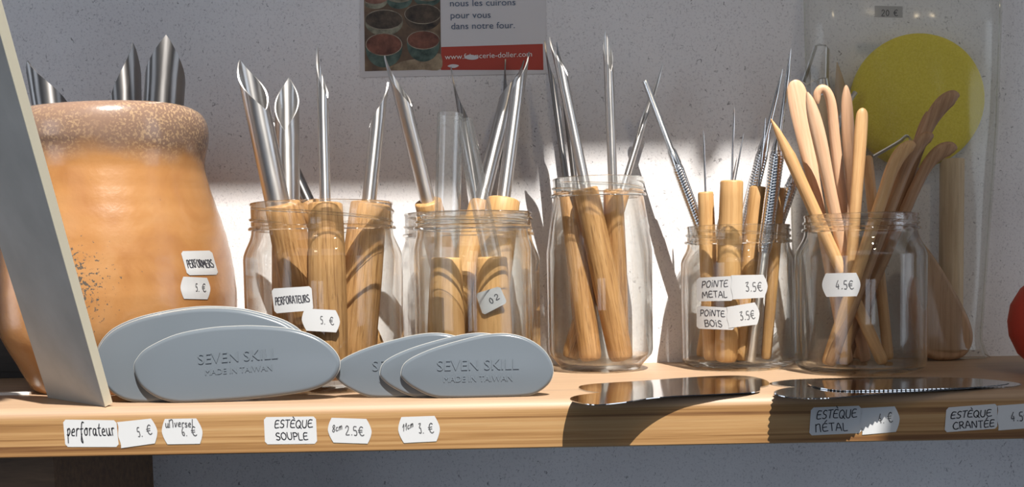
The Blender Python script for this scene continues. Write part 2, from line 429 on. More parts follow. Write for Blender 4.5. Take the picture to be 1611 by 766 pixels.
wf = structure('sun_blocker', (vs, fs), M['wall'], smooth=False)
kv, kf = lathe([(0, -10), (6, -8.5), (9.5, -3), (9.5, 4), (6, 9), (2.2, 13), (1.4, 40), (0, 40)], 24, k)
structure('sun_blocker_knob', (kv, kf), M['dark_steel'])  # added unseen knob, there to cast the round shadow in the sun patch

# ------------------------------------------------------------------ shelf
R_ = 6.0; prof = [(177, 0)]   # the board's front face stands at y = -12
prof += [(-6 - R_ * math.sin(a), -R_ + R_ * math.cos(a)) for a in [math.pi / 2 * i / 8 for i in range(9)]]
prof += [(-12, -25.8), (-11.2, -26.5), (177, -26.5)]
n = len(prof); vs = [(x, y, z) for x in (-520, 520) for y, z in prof]
fs = [(i, (i + 1) % n, n + (i + 1) % n, n + i) for i in range(n)] + [tuple(reversed(range(n))), tuple(range(n, 2 * n))]
shelf = single('shelf', (vs, fs), M['pine'], 'long pine wall shelf with rounded front edge carrying all the jars', 'shelf', origin=(0, 0, 0), angle=40)
xs = W(85, 742, 16).x
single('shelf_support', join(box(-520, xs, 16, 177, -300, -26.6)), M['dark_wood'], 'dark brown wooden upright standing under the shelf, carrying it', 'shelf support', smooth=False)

# ------------------------------------------------------------------ handwriting
G = {
 'A': (.8, [[(0, 0), (.38, 1), (.75, 0)], [(.15, .38), (.62, .38)]]),
 'B': (.7, [[(0.05, 0), (.05, 1)], [(.0, .95), (.45, 1), (.6, .78), (.4, .55), (.08, .5)], [(.08, .52), (.5, .5), (.68, .25), (.45, .02), (0, 0)]]),
 'C': (.75, [[(.7, .9), (.4, 1), (.1, .7), (.02, .4), (.15, .08), (.45, 0), (.72, .12)]]),
 'E': (.7, [[(.65, .95), (.25, 1), (.05, .75), (.02, .3), (.15, .03), (.68, .05)], [(.05, .52), (.55, .55)]]),
 'F': (.65, [[(.05, 0), (.08, 1)], [(.02, .98), (.62, 1)], [(.08, .55), (.5, .56)]]),
 'I': (.25, [[(.1, 0), (.1, .7)], [(.1, .93), (.12, 1)]]),
 'L': (.6, [[(.05, 1), (.05, .05), (.58, .03)]]),
 'M': (.95, [[(0, 0), (.1, .95), (.42, .35), (.75, .97), (.88, 0)]]),
 'N': (.8, [[(.02, 0), (.08, .95), (.62, .05), (.7, 1)]]),
 'n': (.75, [[(.02, 0), (.04, 1)], [(.04, .8), (.3, 1), (.55, .95), (.6, .5), (.62, 0)]]),
 'O': (.8, [[(.4, 1), (.1, .8), (.03, .4), (.2, .05), (.5, .02), (.73, .35), (.7, .75), (.4, 1)]]),
 'P': (.65, [[(.08, 0), (.06, 1)], [(0, .92), (.4, 1), (.62, .78), (.45, .5), (.08, .45)]]),
 'Q': (.85, [[(.4, 1), (.1, .8), (.03, .4), (.2, .05), (.5, .02), (.73, .35), (.7, .75), (.4, 1)], [(.48, .28), (.85, -.08)]]),
 'R': (.7, [[(.06, 0), (.06, 1)], [(0, .93), (.4, 1), (.58, .78), (.4, .52), (.08, .48)], [(.25, .5), (.65, 0)]]),
 'S': (.65, [[(.6, .9), (.3, 1), (.08, .78), (.2, .55), (.5, .42), (.58, .18), (.35, 0), (.02, .1)]]),
 'T': (.7, [[(.35, 0), (.35, 1)], [(0, .97), (.7, 1)]]),
 'U': (.75, [[(.03, 1), (.03, .35), (.2, .03), (.5, .05), (.65, .4), (.66, 1)]]),
 "'": (.0, [[(-.55, 1.42), (-.32, 1.16)]]),
 '^': (.0, [[(-.52, 1.14), (-.25, 1.42)]]),
 '0': (.6, [[(.3, 1), (.06, .7), (.08, .25), (.3, 0), (.5, .3), (.5, .7), (.3, 1)]]),
 '1': (.45, [[(.05, .6), (.3, 1), (.28, 0)]]),
 '2': (.6, [[(.03, .75), (.2, 1), (.45, .9), (.42, .55), (.02, .02), (.52, .02)]]),
 '3': (.6, [[(.05, .95), (.45, 1), (.2, .58), (.45, .5), (.48, .15), (.25, 0), (.03, .08)]]),
 '4': (.65, [[(.3, 1), (.03, .3), (.48, .32)], [(.36, .55), (.34, 0)]]),
 '5': (.6, [[(.5, 1), (.12, .98), (.1, .58), (.4, .58), (.48, .25), (.3, .02), (.05, .05)]]),
 '6': (.6, [[(.4, 1), (.1, .6), (.06, .2), (.28, 0), (.48, .2), (.38, .45), (.1, .35)]]),
 '8': (.6, [[(.28, .52), (.08, .78), (.28, 1), (.48, .78), (.28, .52), (.05, .22), (.28, 0), (.5, .22), (.28, .52)]]),
 '.': (.3, [[(.08, .02), (.16, .06)]]),
 'e1': (.8, [[(.72, .88), (.5, 1), (.25, .85), (.15, .5), (.25, .12), (.5, 0), (.74, .1)], [(.0, .6), (.6, .62)], [(.0, .4), (.55, .41)]]),
 ' ': (.45, []),
 'p': (.55, [[(.1, .55), (.1, -.5)], [(.1, .4), (.32, .58), (.48, .35), (.3, .05), (.1, .12)]]),
 'e': (.5, [[(.05, .28), (.42, .34), (.3, .56), (.08, .4), (.1, .08), (.45, .05)]]),
 'r': (.42, [[(.06, .0), (.1, .55)], [(.1, .38), (.25, .55), (.42, .5)]]),
 'f': (.48, [[(.5, .95), (.3, 1), (.2, .7), (.22, -.45), (.05, -.35), (.3, .15)], [(.02, .5), (.48, .52)]]),
 'o': (.52, [[(.26, .55), (.06, .35), (.14, .05), (.38, .08), (.46, .36), (.26, .55), (.52, .5)]]),
 'a': (.55, [[(.42, .5), (.15, .52), (.05, .2), (.22, .03), (.42, .3), (.45, .5), (.44, .05), (.55, .08)]]),
 't': (.42, [[(.2, .9), (.18, .1), (.4, .05)], [(0, .58), (.42, .6)]]),
 'u': (.55, [[(.05, .55), (.06, .12), (.25, .02), (.42, .3), (.44, .55), (.45, .05), (.55, .06)]]),
 'v': (.5, [[(.04, .55), (.2, .02), (.44, .56)]]),
 's': (.45, [[(.38, .5), (.15, .55), (.1, .36), (.36, .22), (.3, .02), (.04, .06)]]),
 'l': (.3, [[(.12, 1), (.1, .1), (.28, .04)]]),
 'c': (.45, [[(.4, .48), (.15, .55), (.04, .25), (.18, .02), (.42, .1)]]),
 'm': (.75, [[(.05, 0), (.08, .52)], [(.08, .35), (.25, .55), (.34, .4), (.35, .02)], [(.35, .36), (.52, .55), (.64, .4), (.66, .02)]]),
 'h': (.5, [[(.06, 1), (.06, 0)], [(.06, .35), (.28, .55), (.42, .35), (.43, 0)]]),
 'i': (.25, [[(.1, .52), (.1, .02)], [(.1, .78), (.12, .82)]]),
 'k': (.5, [[(.06, 1), (.06, 0)], [(.42, .55), (.08, .28), (.45, 0)]]),
}
G['€'] = G['e1']
def text_lines(s):
    """strokes of a string in letter heights; width."""
    x, out = 0.0, []
    for ch in s:
        w, st = G[ch]
        for l in st: out.append([(x + a, b) for a, b in l])
        x += w + (0.14 if w else 0)
    return out, x - .14
def on_surface(name, corners, texts, cast, parent, style='round', lab=None, mat=None, world=True, nx=22, ny=10, lift=0.25, as_thing=None):
    """a paper sticker with writing, laid on a real surface. corners TL TR BR BL in photo pixels; cast(px, py, lift) gives the surface point;
    texts: (string, u, v, height in v, width in u, slant, pen, ink)."""
    tl, tr, br, bl = [Vector(c) for c in corners]
    def at(u, v): return (tl * (1 - u) + tr * u) * (1 - v) + (bl * (1 - u) + br * u) * v
    vs, fs = [], []
    asp = (tr - tl).length / max((bl - tl).length, 1)
    for j in range(ny + 1):
        v = j / ny
        if style == 'round':
            rr = .09; d = 0
            if v < rr: d = rr - math.sqrt(max(rr * rr - (rr - v) ** 2, 0))
            if v > 1 - rr: d = rr - math.sqrt(max(rr * rr - (v - 1 + rr) ** 2, 0))
            l = r = d / asp
        else:                                     # price-gun label: bowed, pointed ends
            d = .12 * (1 - abs(2 * v - 1) ** 1.6); l = r = -d + .06
            if style == 'price_r': l = 0.02 * math.sin(v * 9)
            l += 0; r = r
        for i in range(nx + 1):
            u = l + (1 - l - r) * i / nx; p = at(u, v); vs.append(cast(p.x, p.y, lift))
    for j in range(ny):
        for i in range(nx):
            a = j * (nx + 1) + i; fs.append((a, a + 1, a + nx + 2, a + nx + 1))
    if as_thing:
        o = single('price_sticker' if style != 'round' else 'name_sticker', (vs, fs), M['paper'], as_thing, 'sticker', group=None)
    else:
        o = part(name, (vs, fs), M['paper'], parent, world=True)
    wv, wf = [], []
    inkmat = M['ink']
    for s, u0, v0, h, wu, slant, pen, ik in texts:
        st, wd = text_lines(s); inkmat = M[ik]
        for l in st:
            q = spline([(a, b) for a, b in l], 4, False) if len(l) > 2 else l
            pts = []
            for a, b in q:
                u = u0 + a / max(wd, .01) * wu; v = v0 - b * h + slant * (u - u0)
                pts.append(at(u + .012 * math.sin(7 * v + 3 * u), v + 0.012 * math.sin(11 * u)))
            for a, b in zip(pts, pts[1:]):
                d = (b - a)
                if d.length < .01: continue
                d.normalize(); nn = Vector((-d.y, d.x)) * pen; e = d * pen * .5
                k0 = len(wv); wv += [cast(*(a - e + nn), lift + .12), cast(*(b + e + nn), lift + .12), cast(*(b + e - nn), lift + .12), cast(*(a - e - nn), lift + .12)]
                wf.append((k0, k0 + 1, k0 + 2, k0 + 3))
    if wv:
        if as_thing: w = part('writing', (wv, wf), inkmat, o, smooth=False); base = o.location / MM; 
        else: w = part('writing', (wv, wf), inkmat, o, smooth=False)
        # bring the world-space ink into the sticker's frame
        r = o
        while r.parent: r = r.parent
        qi = (r.rotation_quaternion if r.rotation_mode == 'QUATERNION' else Quaternion()).inverted()
        for vv in w.data.vertices: vv.co = qi @ (Vector(vv.co) - r.location)
    return o
def cast_plane_y(Y):
    return lambda px, py, l: W(px, py, Y - l)
def cast_cyl(cx, cy, r):
    def f(px, py, l):
        d = ray(px, py); o = CAM; R2 = r + l
        a = d.x ** 2 + d.y ** 2; bq = 2 * ((o.x - cx) * d.x + (o.y - cy) * d.y); c_ = (o.x - cx) ** 2 + (o.y - cy) ** 2 - R2 * R2
        D = bq * bq - 4 * a * c_
        tt = (-bq - math.sqrt(max(D, 0))) / (2 * a); return o + d * tt
    return f

# ------------------------------------------------------------------ jars
def jar_parts(h, rb, zs0, zs1, rn, rfoot, foot, thick=2.0, cone=False, chamfer=False):
    """outer/inner lathe of a screw-top jar: body up to zs0, shoulder to zs1, neck to h."""
    body = []
    if chamfer: body = [(0, 1.2), (rfoot - 6, .8), (rfoot - 3, 0), (rfoot, 1.0), (rfoot + 1, 3), (rb - .8, foot - 1.5), (rb, foot + 1.5)]
    else:
        body = [(0, 1.5), (rfoot - 6, 1.0), (rfoot - 3.2, 0), (rfoot - .5, 0.8)]
        for i in range(7):
            a = math.pi / 2 * i / 6; body.append((rfoot + (rb - rfoot) * math.sin(a), 1.2 + foot * (1 - math.cos(a))))
    body.append((rb, (zs0 + foot) / 2)); body.append((rb, zs0 - 2))
    if cone: body += [(rb - .6, zs0 + 2), ((rb + rn) / 2, (zs0 + zs1) / 2), (rn - .2, zs1 - 2), (rn - .6, zs1)]
    else:
        for i in range(1, 9):
            t = i / 8; s = t * t * (3 - 2 * t); body.append((rb + (rn - .6 - rb) * s, zs0 - 2 + (zs1 - zs0 + 2) * t))
    inner = []
    for r, z in reversed(body):
        if z > foot * .7 + 3 or (r > rfoot and z > 4.6): inner.append((max(r - thick, .1), z))
    inner += [(rfoot - 1, 5.2), (rfoot - 6, 4.3), (0, 4.5)]
    inner = [p for i, p in enumerate(inner)]
    glass = lathe(body + inner, 72)
    nk = [(rn - .6, zs1), (rn + .9, zs1 + .5), (rn + 1.4, zs1 + 1.4), (rn + .9, zs1 + 2.3), (rn - .5, zs1 + 2.9), (rn - .6, h - 2.2), (rn - .1, h - 1.2), (rn - .3, h - .3), (rn - 1.2, h), (rn - 2.0, h - .4), (rn - 2.3, h - 1.5), (rn - .6 - thick, zs1)]
    neck = lathe(nk, 72)
    th = []
    z0, z1 = zs1 + 4, h - 3.2
    for k_ in range(3):
        pts = []; a0 = 2.1 * k_ + 0.4 - math.pi / 2 - 1.6
        for i in range(40):
            t = i / 39; a = a0 + 2.9 * t; pts.append(((rn - .35) * math.cos(a), (rn - .35) * math.sin(a), z0 + (z1 - z0) * (1 - t)))
        rr = [0.15 + .8 * min(1, min(i, 39 - i) / 5) for i in range(40)]
        th.append(tube(pts, rr, 8))
    return glass, join(neck, *th)
def jar(pxc, Y, h, rb, zs0, zs1, rn, rfoot, foot, label, **k):
    x = XZ(pxc, h / 2, Y)
    o = thing('glass_jar', label, 'jar', (x, Y, 0), group=None)
    g, nk = jar_parts(h, rb, zs0, zs1, rn, rfoot, foot, **k)
    part('jar_body', g, M['glass'], o); part('screw_neck', nk, M['neck_glass'], o)
    o['cx'] = x
    return o, x
J2, j2x = jar(511, 72, 112, 48, 80, 95, 43.3, 43.5, 8, 'wide glass jar of wooden-handled perforators beside the clay pot')
J3b, j3bx = jar(739, 129, 107, 47, 76, 91, 42.6, 43, 8, 'wide glass jar tight behind the jar with clear tubes')
J3f, j3fx = jar(745, 46.5, 103, 34.6, 83, 93, 33, 30.5, 6, 'glass jar with two clear plastic tubes, behind the small grey ribs')
J4, j4x = jar(943, 139, 129, 35.5, 82, 116, 30.8, 27, 12, 'tallest glass jar, sloped shoulders, slim brown handles inside', cone=True, chamfer=True)
J5, j5x = jar(1161, 138, 95.6, 38, 72, 83, 34.4, 33.5, 6, 'glass jar of needle tools with two pairs of stickers')
J6, j6x = jar(1353, 99, 100, 40.5, 75, 89, 35, 35.5, 7, 'glass jar full of wooden modelling sticks in front of the bag')
for o in (J2, J3b, J3f, J4, J5, J6): del o['cx']
c2 = cast_cyl(j2x, 72, 48); c5 = cast_cyl(j5x, 138, 38); c6 = cast_cyl(j6x, 99, 40.5)
on_surface('sticker', [(427, 454), (490, 450), (493, 488), (432, 493)], [('PERFORATEURS', .06, .66, .30, .86, -.02, .75, 'ink')], c2, J2)
on_surface('sticker', [(477, 485), (531, 488), (532, 523), (479, 520)], [('5.', .50, .66, .34, .13, 0, .6, 'price_ink'), ('€', .76, .66, .34, .12, 0, .65, 'price_ink')], c2, J2, 'price')
on_surface('sticker', [(1096, 437), (1154, 434), (1154, 473), (1096, 474)], [('POINTE', .14, .42, .27, .72, 0, .6, 'ink'), ('METAL', .16, .85, .26, .66, 0, .6, 'ink')], c5, J5)
on_surface('sticker', [(1150, 433), (1204, 432), (1205, 468), (1152, 471)], [('3.5€', .42, .70, .38, .48, 0, .65, 'price_ink')], c5, J5, 'price_r', lift=.5)
on_surface('sticker', [(1096, 481), (1150, 484), (1156, 519), (1096, 517)], [('POINTE', .10, .42, .27, .70, 0, .6, 'ink'), ('BOIS', .22, .88, .28, .45, 0, .6, 'ink')], c5, J5)
on_surface('sticker', [(1143, 483), (1190, 475), (1194, 510), (1146, 516)], [('3.5€', .42, .72, .38, .48, 0, .65, 'price_ink')], c5, J5, 'price_r', lift=.5)
on_surface('sticker', [(1296, 430), (1350, 429), (1351, 466), (1297, 467)], [('4.5€', .36, .68, .36, .50, 0, .65, 'price_ink')], c6, J6, 'price')

# ------------------------------------------------------------------ hollow-point tools
def frame(b, top):
    """rotation whose Z runs from b to top and whose X stays near world X."""
    z = (Vector(top) - Vector(b)).normalized(); y = z.cross(Vector((1, 0, 0))).normalized(); x = y.cross(z).normalized()
    return Matrix((x, y, z)).transposed().to_quaternion()
def along(b, d, py):
    """length along the axis at which it crosses the photo row py."""
    lo, hi = 0.0, 400.0
    for _ in range(45):
        mid = (lo + hi) / 2
        if PX(b + d * mid)[1] > py: lo = mid
        else: hi = mid
    return lo
def gouge(r, wall, z0, L_, cut, phi, p=1.0, n=28, taper=1.0):
    vs, fs = [], []
    K = 6
    def zt(a):
        d = abs((a - phi + math.pi) % (2 * math.pi) - math.pi) / math.pi
        return L_ - cut * d ** p
    for rad in (r, r - wall):
        for k_ in range(K + 1):
            for i in range(n):
                a = 2 * math.pi * i / n; z = z0 + (zt(a) - z0) * k_ / K
                q = rad * (1 + (taper - 1) * (z - z0) / (L_ - z0))
                vs.append((q * math.cos(a), q * math.sin(a), z))
    B = (K + 1) * n
    for k_ in range(K):
        for i in range(n):
            j = (i + 1) % n
            fs.append((k_ * n + i, k_ * n + j, (k_ + 1) * n + j, (k_ + 1) * n + i))
            fs.append((B + k_ * n + j, B + k_ * n + i, B + (k_ + 1) * n + i, B + (k_ + 1) * n + j))
    for i in range(n):
        j = (i + 1) % n
        fs.append((K * n + i, K * n + j, B + K * n + j, B + K * n + i)); fs.append((j, i, B + i, B + j))
    return vs, fs
def handle_prof(L_, r0, r1, belly=.6):
    pr = [(0, 0, r0 * .55, r0 * .55), (0, .6, r0 * .8, r0 * .8), (0, 2.2, r0 * .95, r0 * .95), (0, 5, r0, r0)]
    for i in range(1, 13):
        t = i / 12; r = r0 + (r1 - r0) * t + belly * math.sin(math.pi * t); pr.append((0, 5 + (L_ - 6.2) * t, r, r))
    pr += [(0, L_ - .5, r1 * .96, r1 * .96), (0, L_, r1 * .86, r1 * .86)]
    return pr
def perforator(label, group, jarY, rx, ry, bx, Yr, Yb, r1, r2, tip_py, br, cut, phi, mat='steel', hm='oak', p=1.0, zf=7.0, taper=1.0, off=(0, 0), topy=None, wall=.9):
    top = W(rx, ry, Yr); b = Vector((XZ(bx, zf, Yb), Yb, zf)); d = (top - b).normalized()
    q = frame(b, top)
    hl = along(b, d, topy if topy else ry - 3); tl = along(b, d, tip_py)
    o = thing('perforator', label, 'clay hole cutter', b, q, group)
    part('handle', loft(handle_prof(hl, r2, r1), 20), M[hm], o)
    g, f_ = gouge(br, wall, hl - 12, tl, cut, phi, p, taper=taper)
    part('blade', ([(x + off[0], y + off[1], z) for x, y, z in g], f_), M[mat], o)
    return o
PI = math.pi
g_ = None
perforator('perforator with bright wide gouge leaning towards the clay pot', g_, 72, 445, 322, 500, 57, 84, 10.5, 12.5, 90, 7.3, 30, PI * .8, p=.9, off=(-3.0, 0))
perforator('perforator with wide upright gouge ending in a pointed arch', g_, 72, 453, 322, 456, 78, 80, 9.5, 10, 119, 7.4, 34, PI / 2, p=1.0)
perforator('perforator with thin upright gouge ending in a needle-fine spike', g_, 72, 512, 322, 519, 42, 38, 10, 11, 47, 3.2, 40, PI * .9, p=.42)
perforator('perforator with slim gouge and fat smooth handle, leaning away from the pot', g_, 72, 580, 322, 552, 66, 61, 11, 13.5, 127, 4.4, 30, 0.2, p=.9)
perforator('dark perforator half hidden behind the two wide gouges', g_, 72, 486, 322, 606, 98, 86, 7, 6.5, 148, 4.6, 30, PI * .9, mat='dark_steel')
perforator('perforator with long slim gouge just behind the tubes, its tip before the pictured bowls', g_, 129, 676, 328, 735, 119, 159, 9.0, 9.2, 76, 4.9, 38, PI * .95, p=.6, hm='beech', topy=316)
perforator('perforator whose thick gouge leans across the slim gouge under the red banner', g_, 129, 755, 328, 693, 134, 103, 8, 9, 88, 5.4, 36, 0.3, p=.8, hm='beech', topy=318)
perforator('perforator with dark-pointed gouge leaning at the web address', g_, 129, 790, 328, 757, 115, 100, 11, 11, 73, 4.5, 36, 0.1, p=.7, hm='beech', topy=313)
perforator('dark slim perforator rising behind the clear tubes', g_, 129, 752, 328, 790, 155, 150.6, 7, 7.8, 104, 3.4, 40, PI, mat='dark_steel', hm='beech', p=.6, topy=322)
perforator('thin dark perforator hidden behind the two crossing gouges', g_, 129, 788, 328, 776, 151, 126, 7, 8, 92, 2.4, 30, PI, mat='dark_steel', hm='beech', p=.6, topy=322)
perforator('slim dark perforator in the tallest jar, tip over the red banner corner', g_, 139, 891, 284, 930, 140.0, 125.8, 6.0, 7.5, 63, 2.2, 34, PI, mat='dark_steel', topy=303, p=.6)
perforator('perforator with round grey gouge in the tallest jar, leaning over the poster edge', g_, 139, 919, 284, 978, 121.4, 127.2, 8, 8.2, 50, 3.5, 30, PI * .9, topy=296, p=.7)
perforator('very thin perforator between two dark ones in the tallest jar', g_, 139, 890, 284, 918, 150.8, 154.1, 4.5, 4.5, 122, 1.8, 24, PI, mat='steel', topy=300, p=.6)
perforator('blue-black perforator behind the round grey gouge in the tallest jar', g_, 139, 904, 284, 936, 158.1, 157.7, 4.5, 4.5, 60, 2.2, 30, PI * .7, mat='dark_steel', topy=300, p=.6)
perforator('upright perforator in the tallest jar, clear of the others', g_, 139, 964, 284, 974, 124.5, 148, 6.5, 7, 47, 3.1, 26, PI / 2 + .4, topy=298, p=.9)
perforator('perforator leaning out of the tallest jar towards the needle tools', g_, 139, 984, 284, 897, 154, 146, 5.5, 6.5, 93, 2.3, 60, PI / 3, topy=300, p=.8)

# two tools with clear tubes, standing in the slim jar
def tube_tool(label, bx, hx, hpy, tx, tpy, Yb, Yh, r, rt, tagged=False):
    b = Vector((XZ(bx, 5.6, Yb), Yb, 5.6)); h = W(hx, hpy, Yh); d = (h - b).normalized(); q = frame(b, h)
    hl = (h - b).length
    o = thing('tube_tool', label, 'clay tool', b, q)
    pr = handle_prof(hl, r, r * .76, .5)
    part('handle', loft(pr, 22), M['beech'], o)
    tp = W(tx, tpy, Yh + 4); qi = q.inverted(); e = qi @ (tp - b); s0 = Vector((0, 0, hl - 1)); ax = (e - s0).normalized()
    n = 28; vs, fs = [], []
    u = ax.cross(Vector((0, 1, 0))).normalized(); w = ax.cross(u)
    for rad, s in ((rt, 0), (rt, 1), (rt - .9, 1), (rt - .9, 0)):
        c = s0.lerp(e, s)
        for i in range(n):
            a = 2 * PI * i / n; vs.append(c + (u * math.cos(a) + w * math.sin(a)) * rad)
    for k_ in range(4):
        for i in range(n):
            j = (i + 1) % n; A, B = k_ * n, ((k_ + 1) % 4) * n; fs.append((A + i, A + j, B + j, B + i))
    part('clear_tube', (vs, fs), M['tube'], o, label='clear plastic tube')
    if tagged:
        cx = XZ(bx + 4, 30, Yb); on_surface('price_tag', [(748, 462), (786, 450), (798, 476), (760, 496)], [('0', .42, .70, .28, .14, 0, .7, 'ink'), ('2', .66, .62, .28, .16, 0, .7, 'ink')], cast_cyl(cx, (Yb + Yh) / 2, r + 1.2), o)
    return o
tube_tool('stubby wooden tool standing under the wider clear tube', 702, 702, 405, 708, 179, 41, 41, 11.6, 7.4)
tube_tool('stubby wooden tool with a torn white tag under the leaning clear tube', 778, 774, 404, 729, 189, 44, 44, 11.6, 5.6, True)

# ------------------------------------------------------------------ needle tools and steel scribers
def tool_axis(rx, ry, bx, Yr, Yb, zf=5.4):
    top = W(rx, ry, Yr); b = Vector((XZ(bx, zf, Yb), Yb, zf)); return b, (top - b).normalized(), frame(b, top)
def needle_tool(label, rx, bx, Yr, Yb, r1, r2, hpy, tpy, nr=.75):
    b, d, q = tool_axis(rx, 354, bx, Yr, Yb); hl = along(b, d, hpy)
    o = thing('needle_tool', label, 'needle tool', b, q)
    part('handle', loft(handle_prof(hl, r2, r1, .4), 16), M['beech'], o)
    if tpy:
        tl = along(b, d, tpy)
        part('needle', tube([(0, 0, hl - 4), (0, 0, hl + (tl - hl) * .75), (0, 0, tl - 3), (0, 0, tl)], [nr, nr * .85, nr * .5, .08], 8), M['chrome'], o)
    return o
def scriber(label, rx, bx, Yr, Yb, r, gpy, tpy, sr=.9, fine=False):
    b, d, q = tool_axis(rx, 354, bx, Yr, Yb); gl = along(b, d, gpy); tl = along(b, d, tpy)
    o = thing('steel_scriber', label, 'scriber', b, q)
    g0 = gl * .52 if gl > 100 else gl * .45
    n, vs, fs = 36, [], []
    rows = 190
    for k_ in range(rows + 1):
        z = g0 + (gl - g0) * k_ / rows; e_ = min(1, min(k_, rows - k_) / 12)
        for i in range(n):
            a = 2 * PI * i / n; tri = abs((a * 3 / PI) % 2 - 1)
            s = math.sin(z * 2 * PI / 1.9 + tri * 5.2); rr = r * (.82 + .18 * e_) + (.13 * e_) * (s if s > -.3 else -.9)
            vs.append((rr * math.cos(a), rr * math.sin(a), z))
    for k_ in range(rows):
        for i in range(n):
            j = (i + 1) % n; fs.append((k_ * n + i, k_ * n + j, (k_ + 1) * n + j, (k_ + 1) * n + i))
    fs.append(tuple(reversed(range(n)))); fs.append(tuple(range(rows * n, rows * n + n)))
    part('knurled_grip', (vs, fs), M['chrome'], o, angle=60)
    part('rod', tube([(0, 0, 0), (0, 0, 1), (0, 0, g0 + .5)], [r * .6, r * .72, r * .72], 16), M['steel'], o)
    sh = [(0, 0, gl - .5), (0, 0, gl + 9), (0, 0, gl + 11)]; rs = [r * .95, sr * 1.7, sr * 1.2]
    if fine: sh += [(0, 0, tl - 18), (0, 0, tl - 1), (0, 0, tl)]; rs += [sr, .35, .1]
    else: sh += [(0, 0, tl - 2), (0, 0, tl)]; rs += [sr * 1.1, sr * .9]
    part('shank', tube(sh, rs, 12), M['chrome'], o)
    return o
scriber('shiny steel scriber leaning out of the needle jar towards the tallest jar', 1100, 1179, 142.6, 136, 3.9, 258, 127, 1.9)
needle_tool('needle tool with slim handle and short bright needle, behind the leaning steel scriber', 1112, 1120, 129.1, 129.2, 5.2, 5.5, 302, 205, .8)
needle_tool('needle tool with the thickest wooden handle and tallest dark needle', 1149, 1142, 115.5, 117.7, 7.5, 7.5, 284, 168, .8)
needle_tool('needle tool almost hidden behind the thickest handle, bright leaning needle', 1143, 1104, 162.7, 155.9, 4.5, 4.5, 300, 210, .7)
scriber('steel scriber with chevron grip leaning away from the thickest wooden handle', 1172, 1122, 149.9, 156.6, 4.2, 236, 108, 1.5, True)
needle_tool('needle tool with orange-brown handle between two chevron-gripped scribers', 1187, 1165, 128, 126, 6.0, 6, 294, 185, .8)
scriber('dark-looking steel scriber with the tallest fine point in the needle jar', 1208, 1180, 115.4, 118, 4.6, 236, 75, 1.4, True)
scriber('short steel scriber leaning towards the wooden modelling sticks', 1223, 1150, 131.1, 148.5, 4.2, 285, 262, .8)
needle_tool('short wooden handle just peeping out behind the steel scribers', 1222, 1205, 124.4, 131.2, 3.4, 3.5, 295, None)

# ------------------------------------------------------------------ wooden modelling sticks
def stick(label, rx, bx, Yr, Yb, tpy, shape, mat, r=3.7, tagpx=None):
    top = W(rx, 338, Yr); b = Vector((XZ(bx, 5.2, Yb), Yb, 5.2)); d = (top - b).normalized(); q = frame(b, top)
    Lr = along(b, d, 338); L_ = along(b, d, tpy)
    P_ = [(0, 0, r * .35, r * .3), (0, .8, r * .75, r * .6), (0, 3, r * .95, r * .8), (0, 10, r, r * .85), (0, Lr * .6, r, r * .9), (0, Lr, r, r * .9)]
    for f_, x, wa, wb in shape: P_.append((x, Lr + (L_ - Lr) * f_, r * wa, r * wb))
    P_ = spline(P_, 4, False)
    o = thing('modelling_tool', label, 'modelling tool', b, q)
    part('wooden_stick', loft(P_, 14), M[mat], o)
    if tagpx:
        c = b + d * (Lr * .9); vs = []
        x0, y0, x1, y1, tx = tagpx
        on_surface('price_tag', [(x0, y0), (x1, y0), (x1, y1), (x0, y1)], [(tx, .25, .6, .18, .5, 0, .6, 'ink')] if tx else [], lambda px, py, l, Y=c.y - 2.8: W(px, py, Y - l), o, nx=4, ny=8)
    return o
point = [(.3, 0, 1, .9), (.6, 0, 1.0, .8), (.62, 0, .95, .75), (.85, -.5, .55, .5), (1, -1.2, .12, .15)]
spat = [(.25, 0, 1.1, .85), (.55, 0, 1.5, .6), (.8, 0, 1.75, .5), (.93, 0, 1.55, .42), (.985, 0, .95, .35), (1, 0, .3, .25)]
leaf = [(.3, 0, 1.05, .85), (.6, 0, 1.2, .75), (.8, -.5, 1.1, .6), (.93, -1, .7, .4), (1, -1.5, .15, .15)]
blade_ = [(.3, 0, 1.0, .9), (.6, 0, 1.2, .6), (.85, 0, 1.05, .45), (.96, 0, .6, .35), (1, 0, .15, .15)]
round_ = [(.3, 0, 1.05, .9), (.7, 0, 1.15, .8), (.92, 0, 1.05, .6), (.98, 0, .7, .45), (1, 0, .2, .2)]
hookl = [(.3, 0, 1, .85), (.6, .5, 1, .8), (.85, 1.2, .95, .75), (.96, -.2, .85, .7), (1.0, -3.4, .8, .6), (.975, -6.6, .75, .55), (.92, -7.6, .6, .5), (.89, -7.6, .3, .3)]
spoon = [(.3, 0, 1, .9), (.55, .5, 1.0, .8), (.75, 2, 1.15, .7), (.9, 5.5, 1.35, .6), (.98, 10, 1.2, .5), (1, 13, .7, .35), (1, 14.2, .2, .2)]
bend = [(.3, 0, 1, .9), (.6, 0, 1.1, .8), (.8, 1.5, 1.2, .7), (.92, 4, 1.1, .6), (.98, 7, .9, .5), (1, 9, .3, .3)]
stick('chisel-pointed wooden stick leaning over the steel scribers', 1284, 1390, 96.8, 87, 186, point, 'box_tan', 3.9)
stick('tall pinkish wooden spatula with broad rounded head', 1290, 1334, 105.2, 97.6, 126, spat, 'box_pink', 3.8, (1296, 338, 1325, 392, '5m'))
stick('leaf-shaped pinkish wooden tool in front of the hooked stick', 1314, 1362, 95, 105, 144, leaf, 'box_pink', 3.8)
stick('pinkish wooden stick with a curled hook at its top', 1328, 1358, 111.2, 117.0, 138, hookl, 'box_pink', 3.4)
stick('upright pinkish wooden stick with a narrow pointed blade', 1340, 1350, 117.4, 124.2, 134, blade_, 'box_pink', 3.5, (1328, 372, 1347, 420, ''))
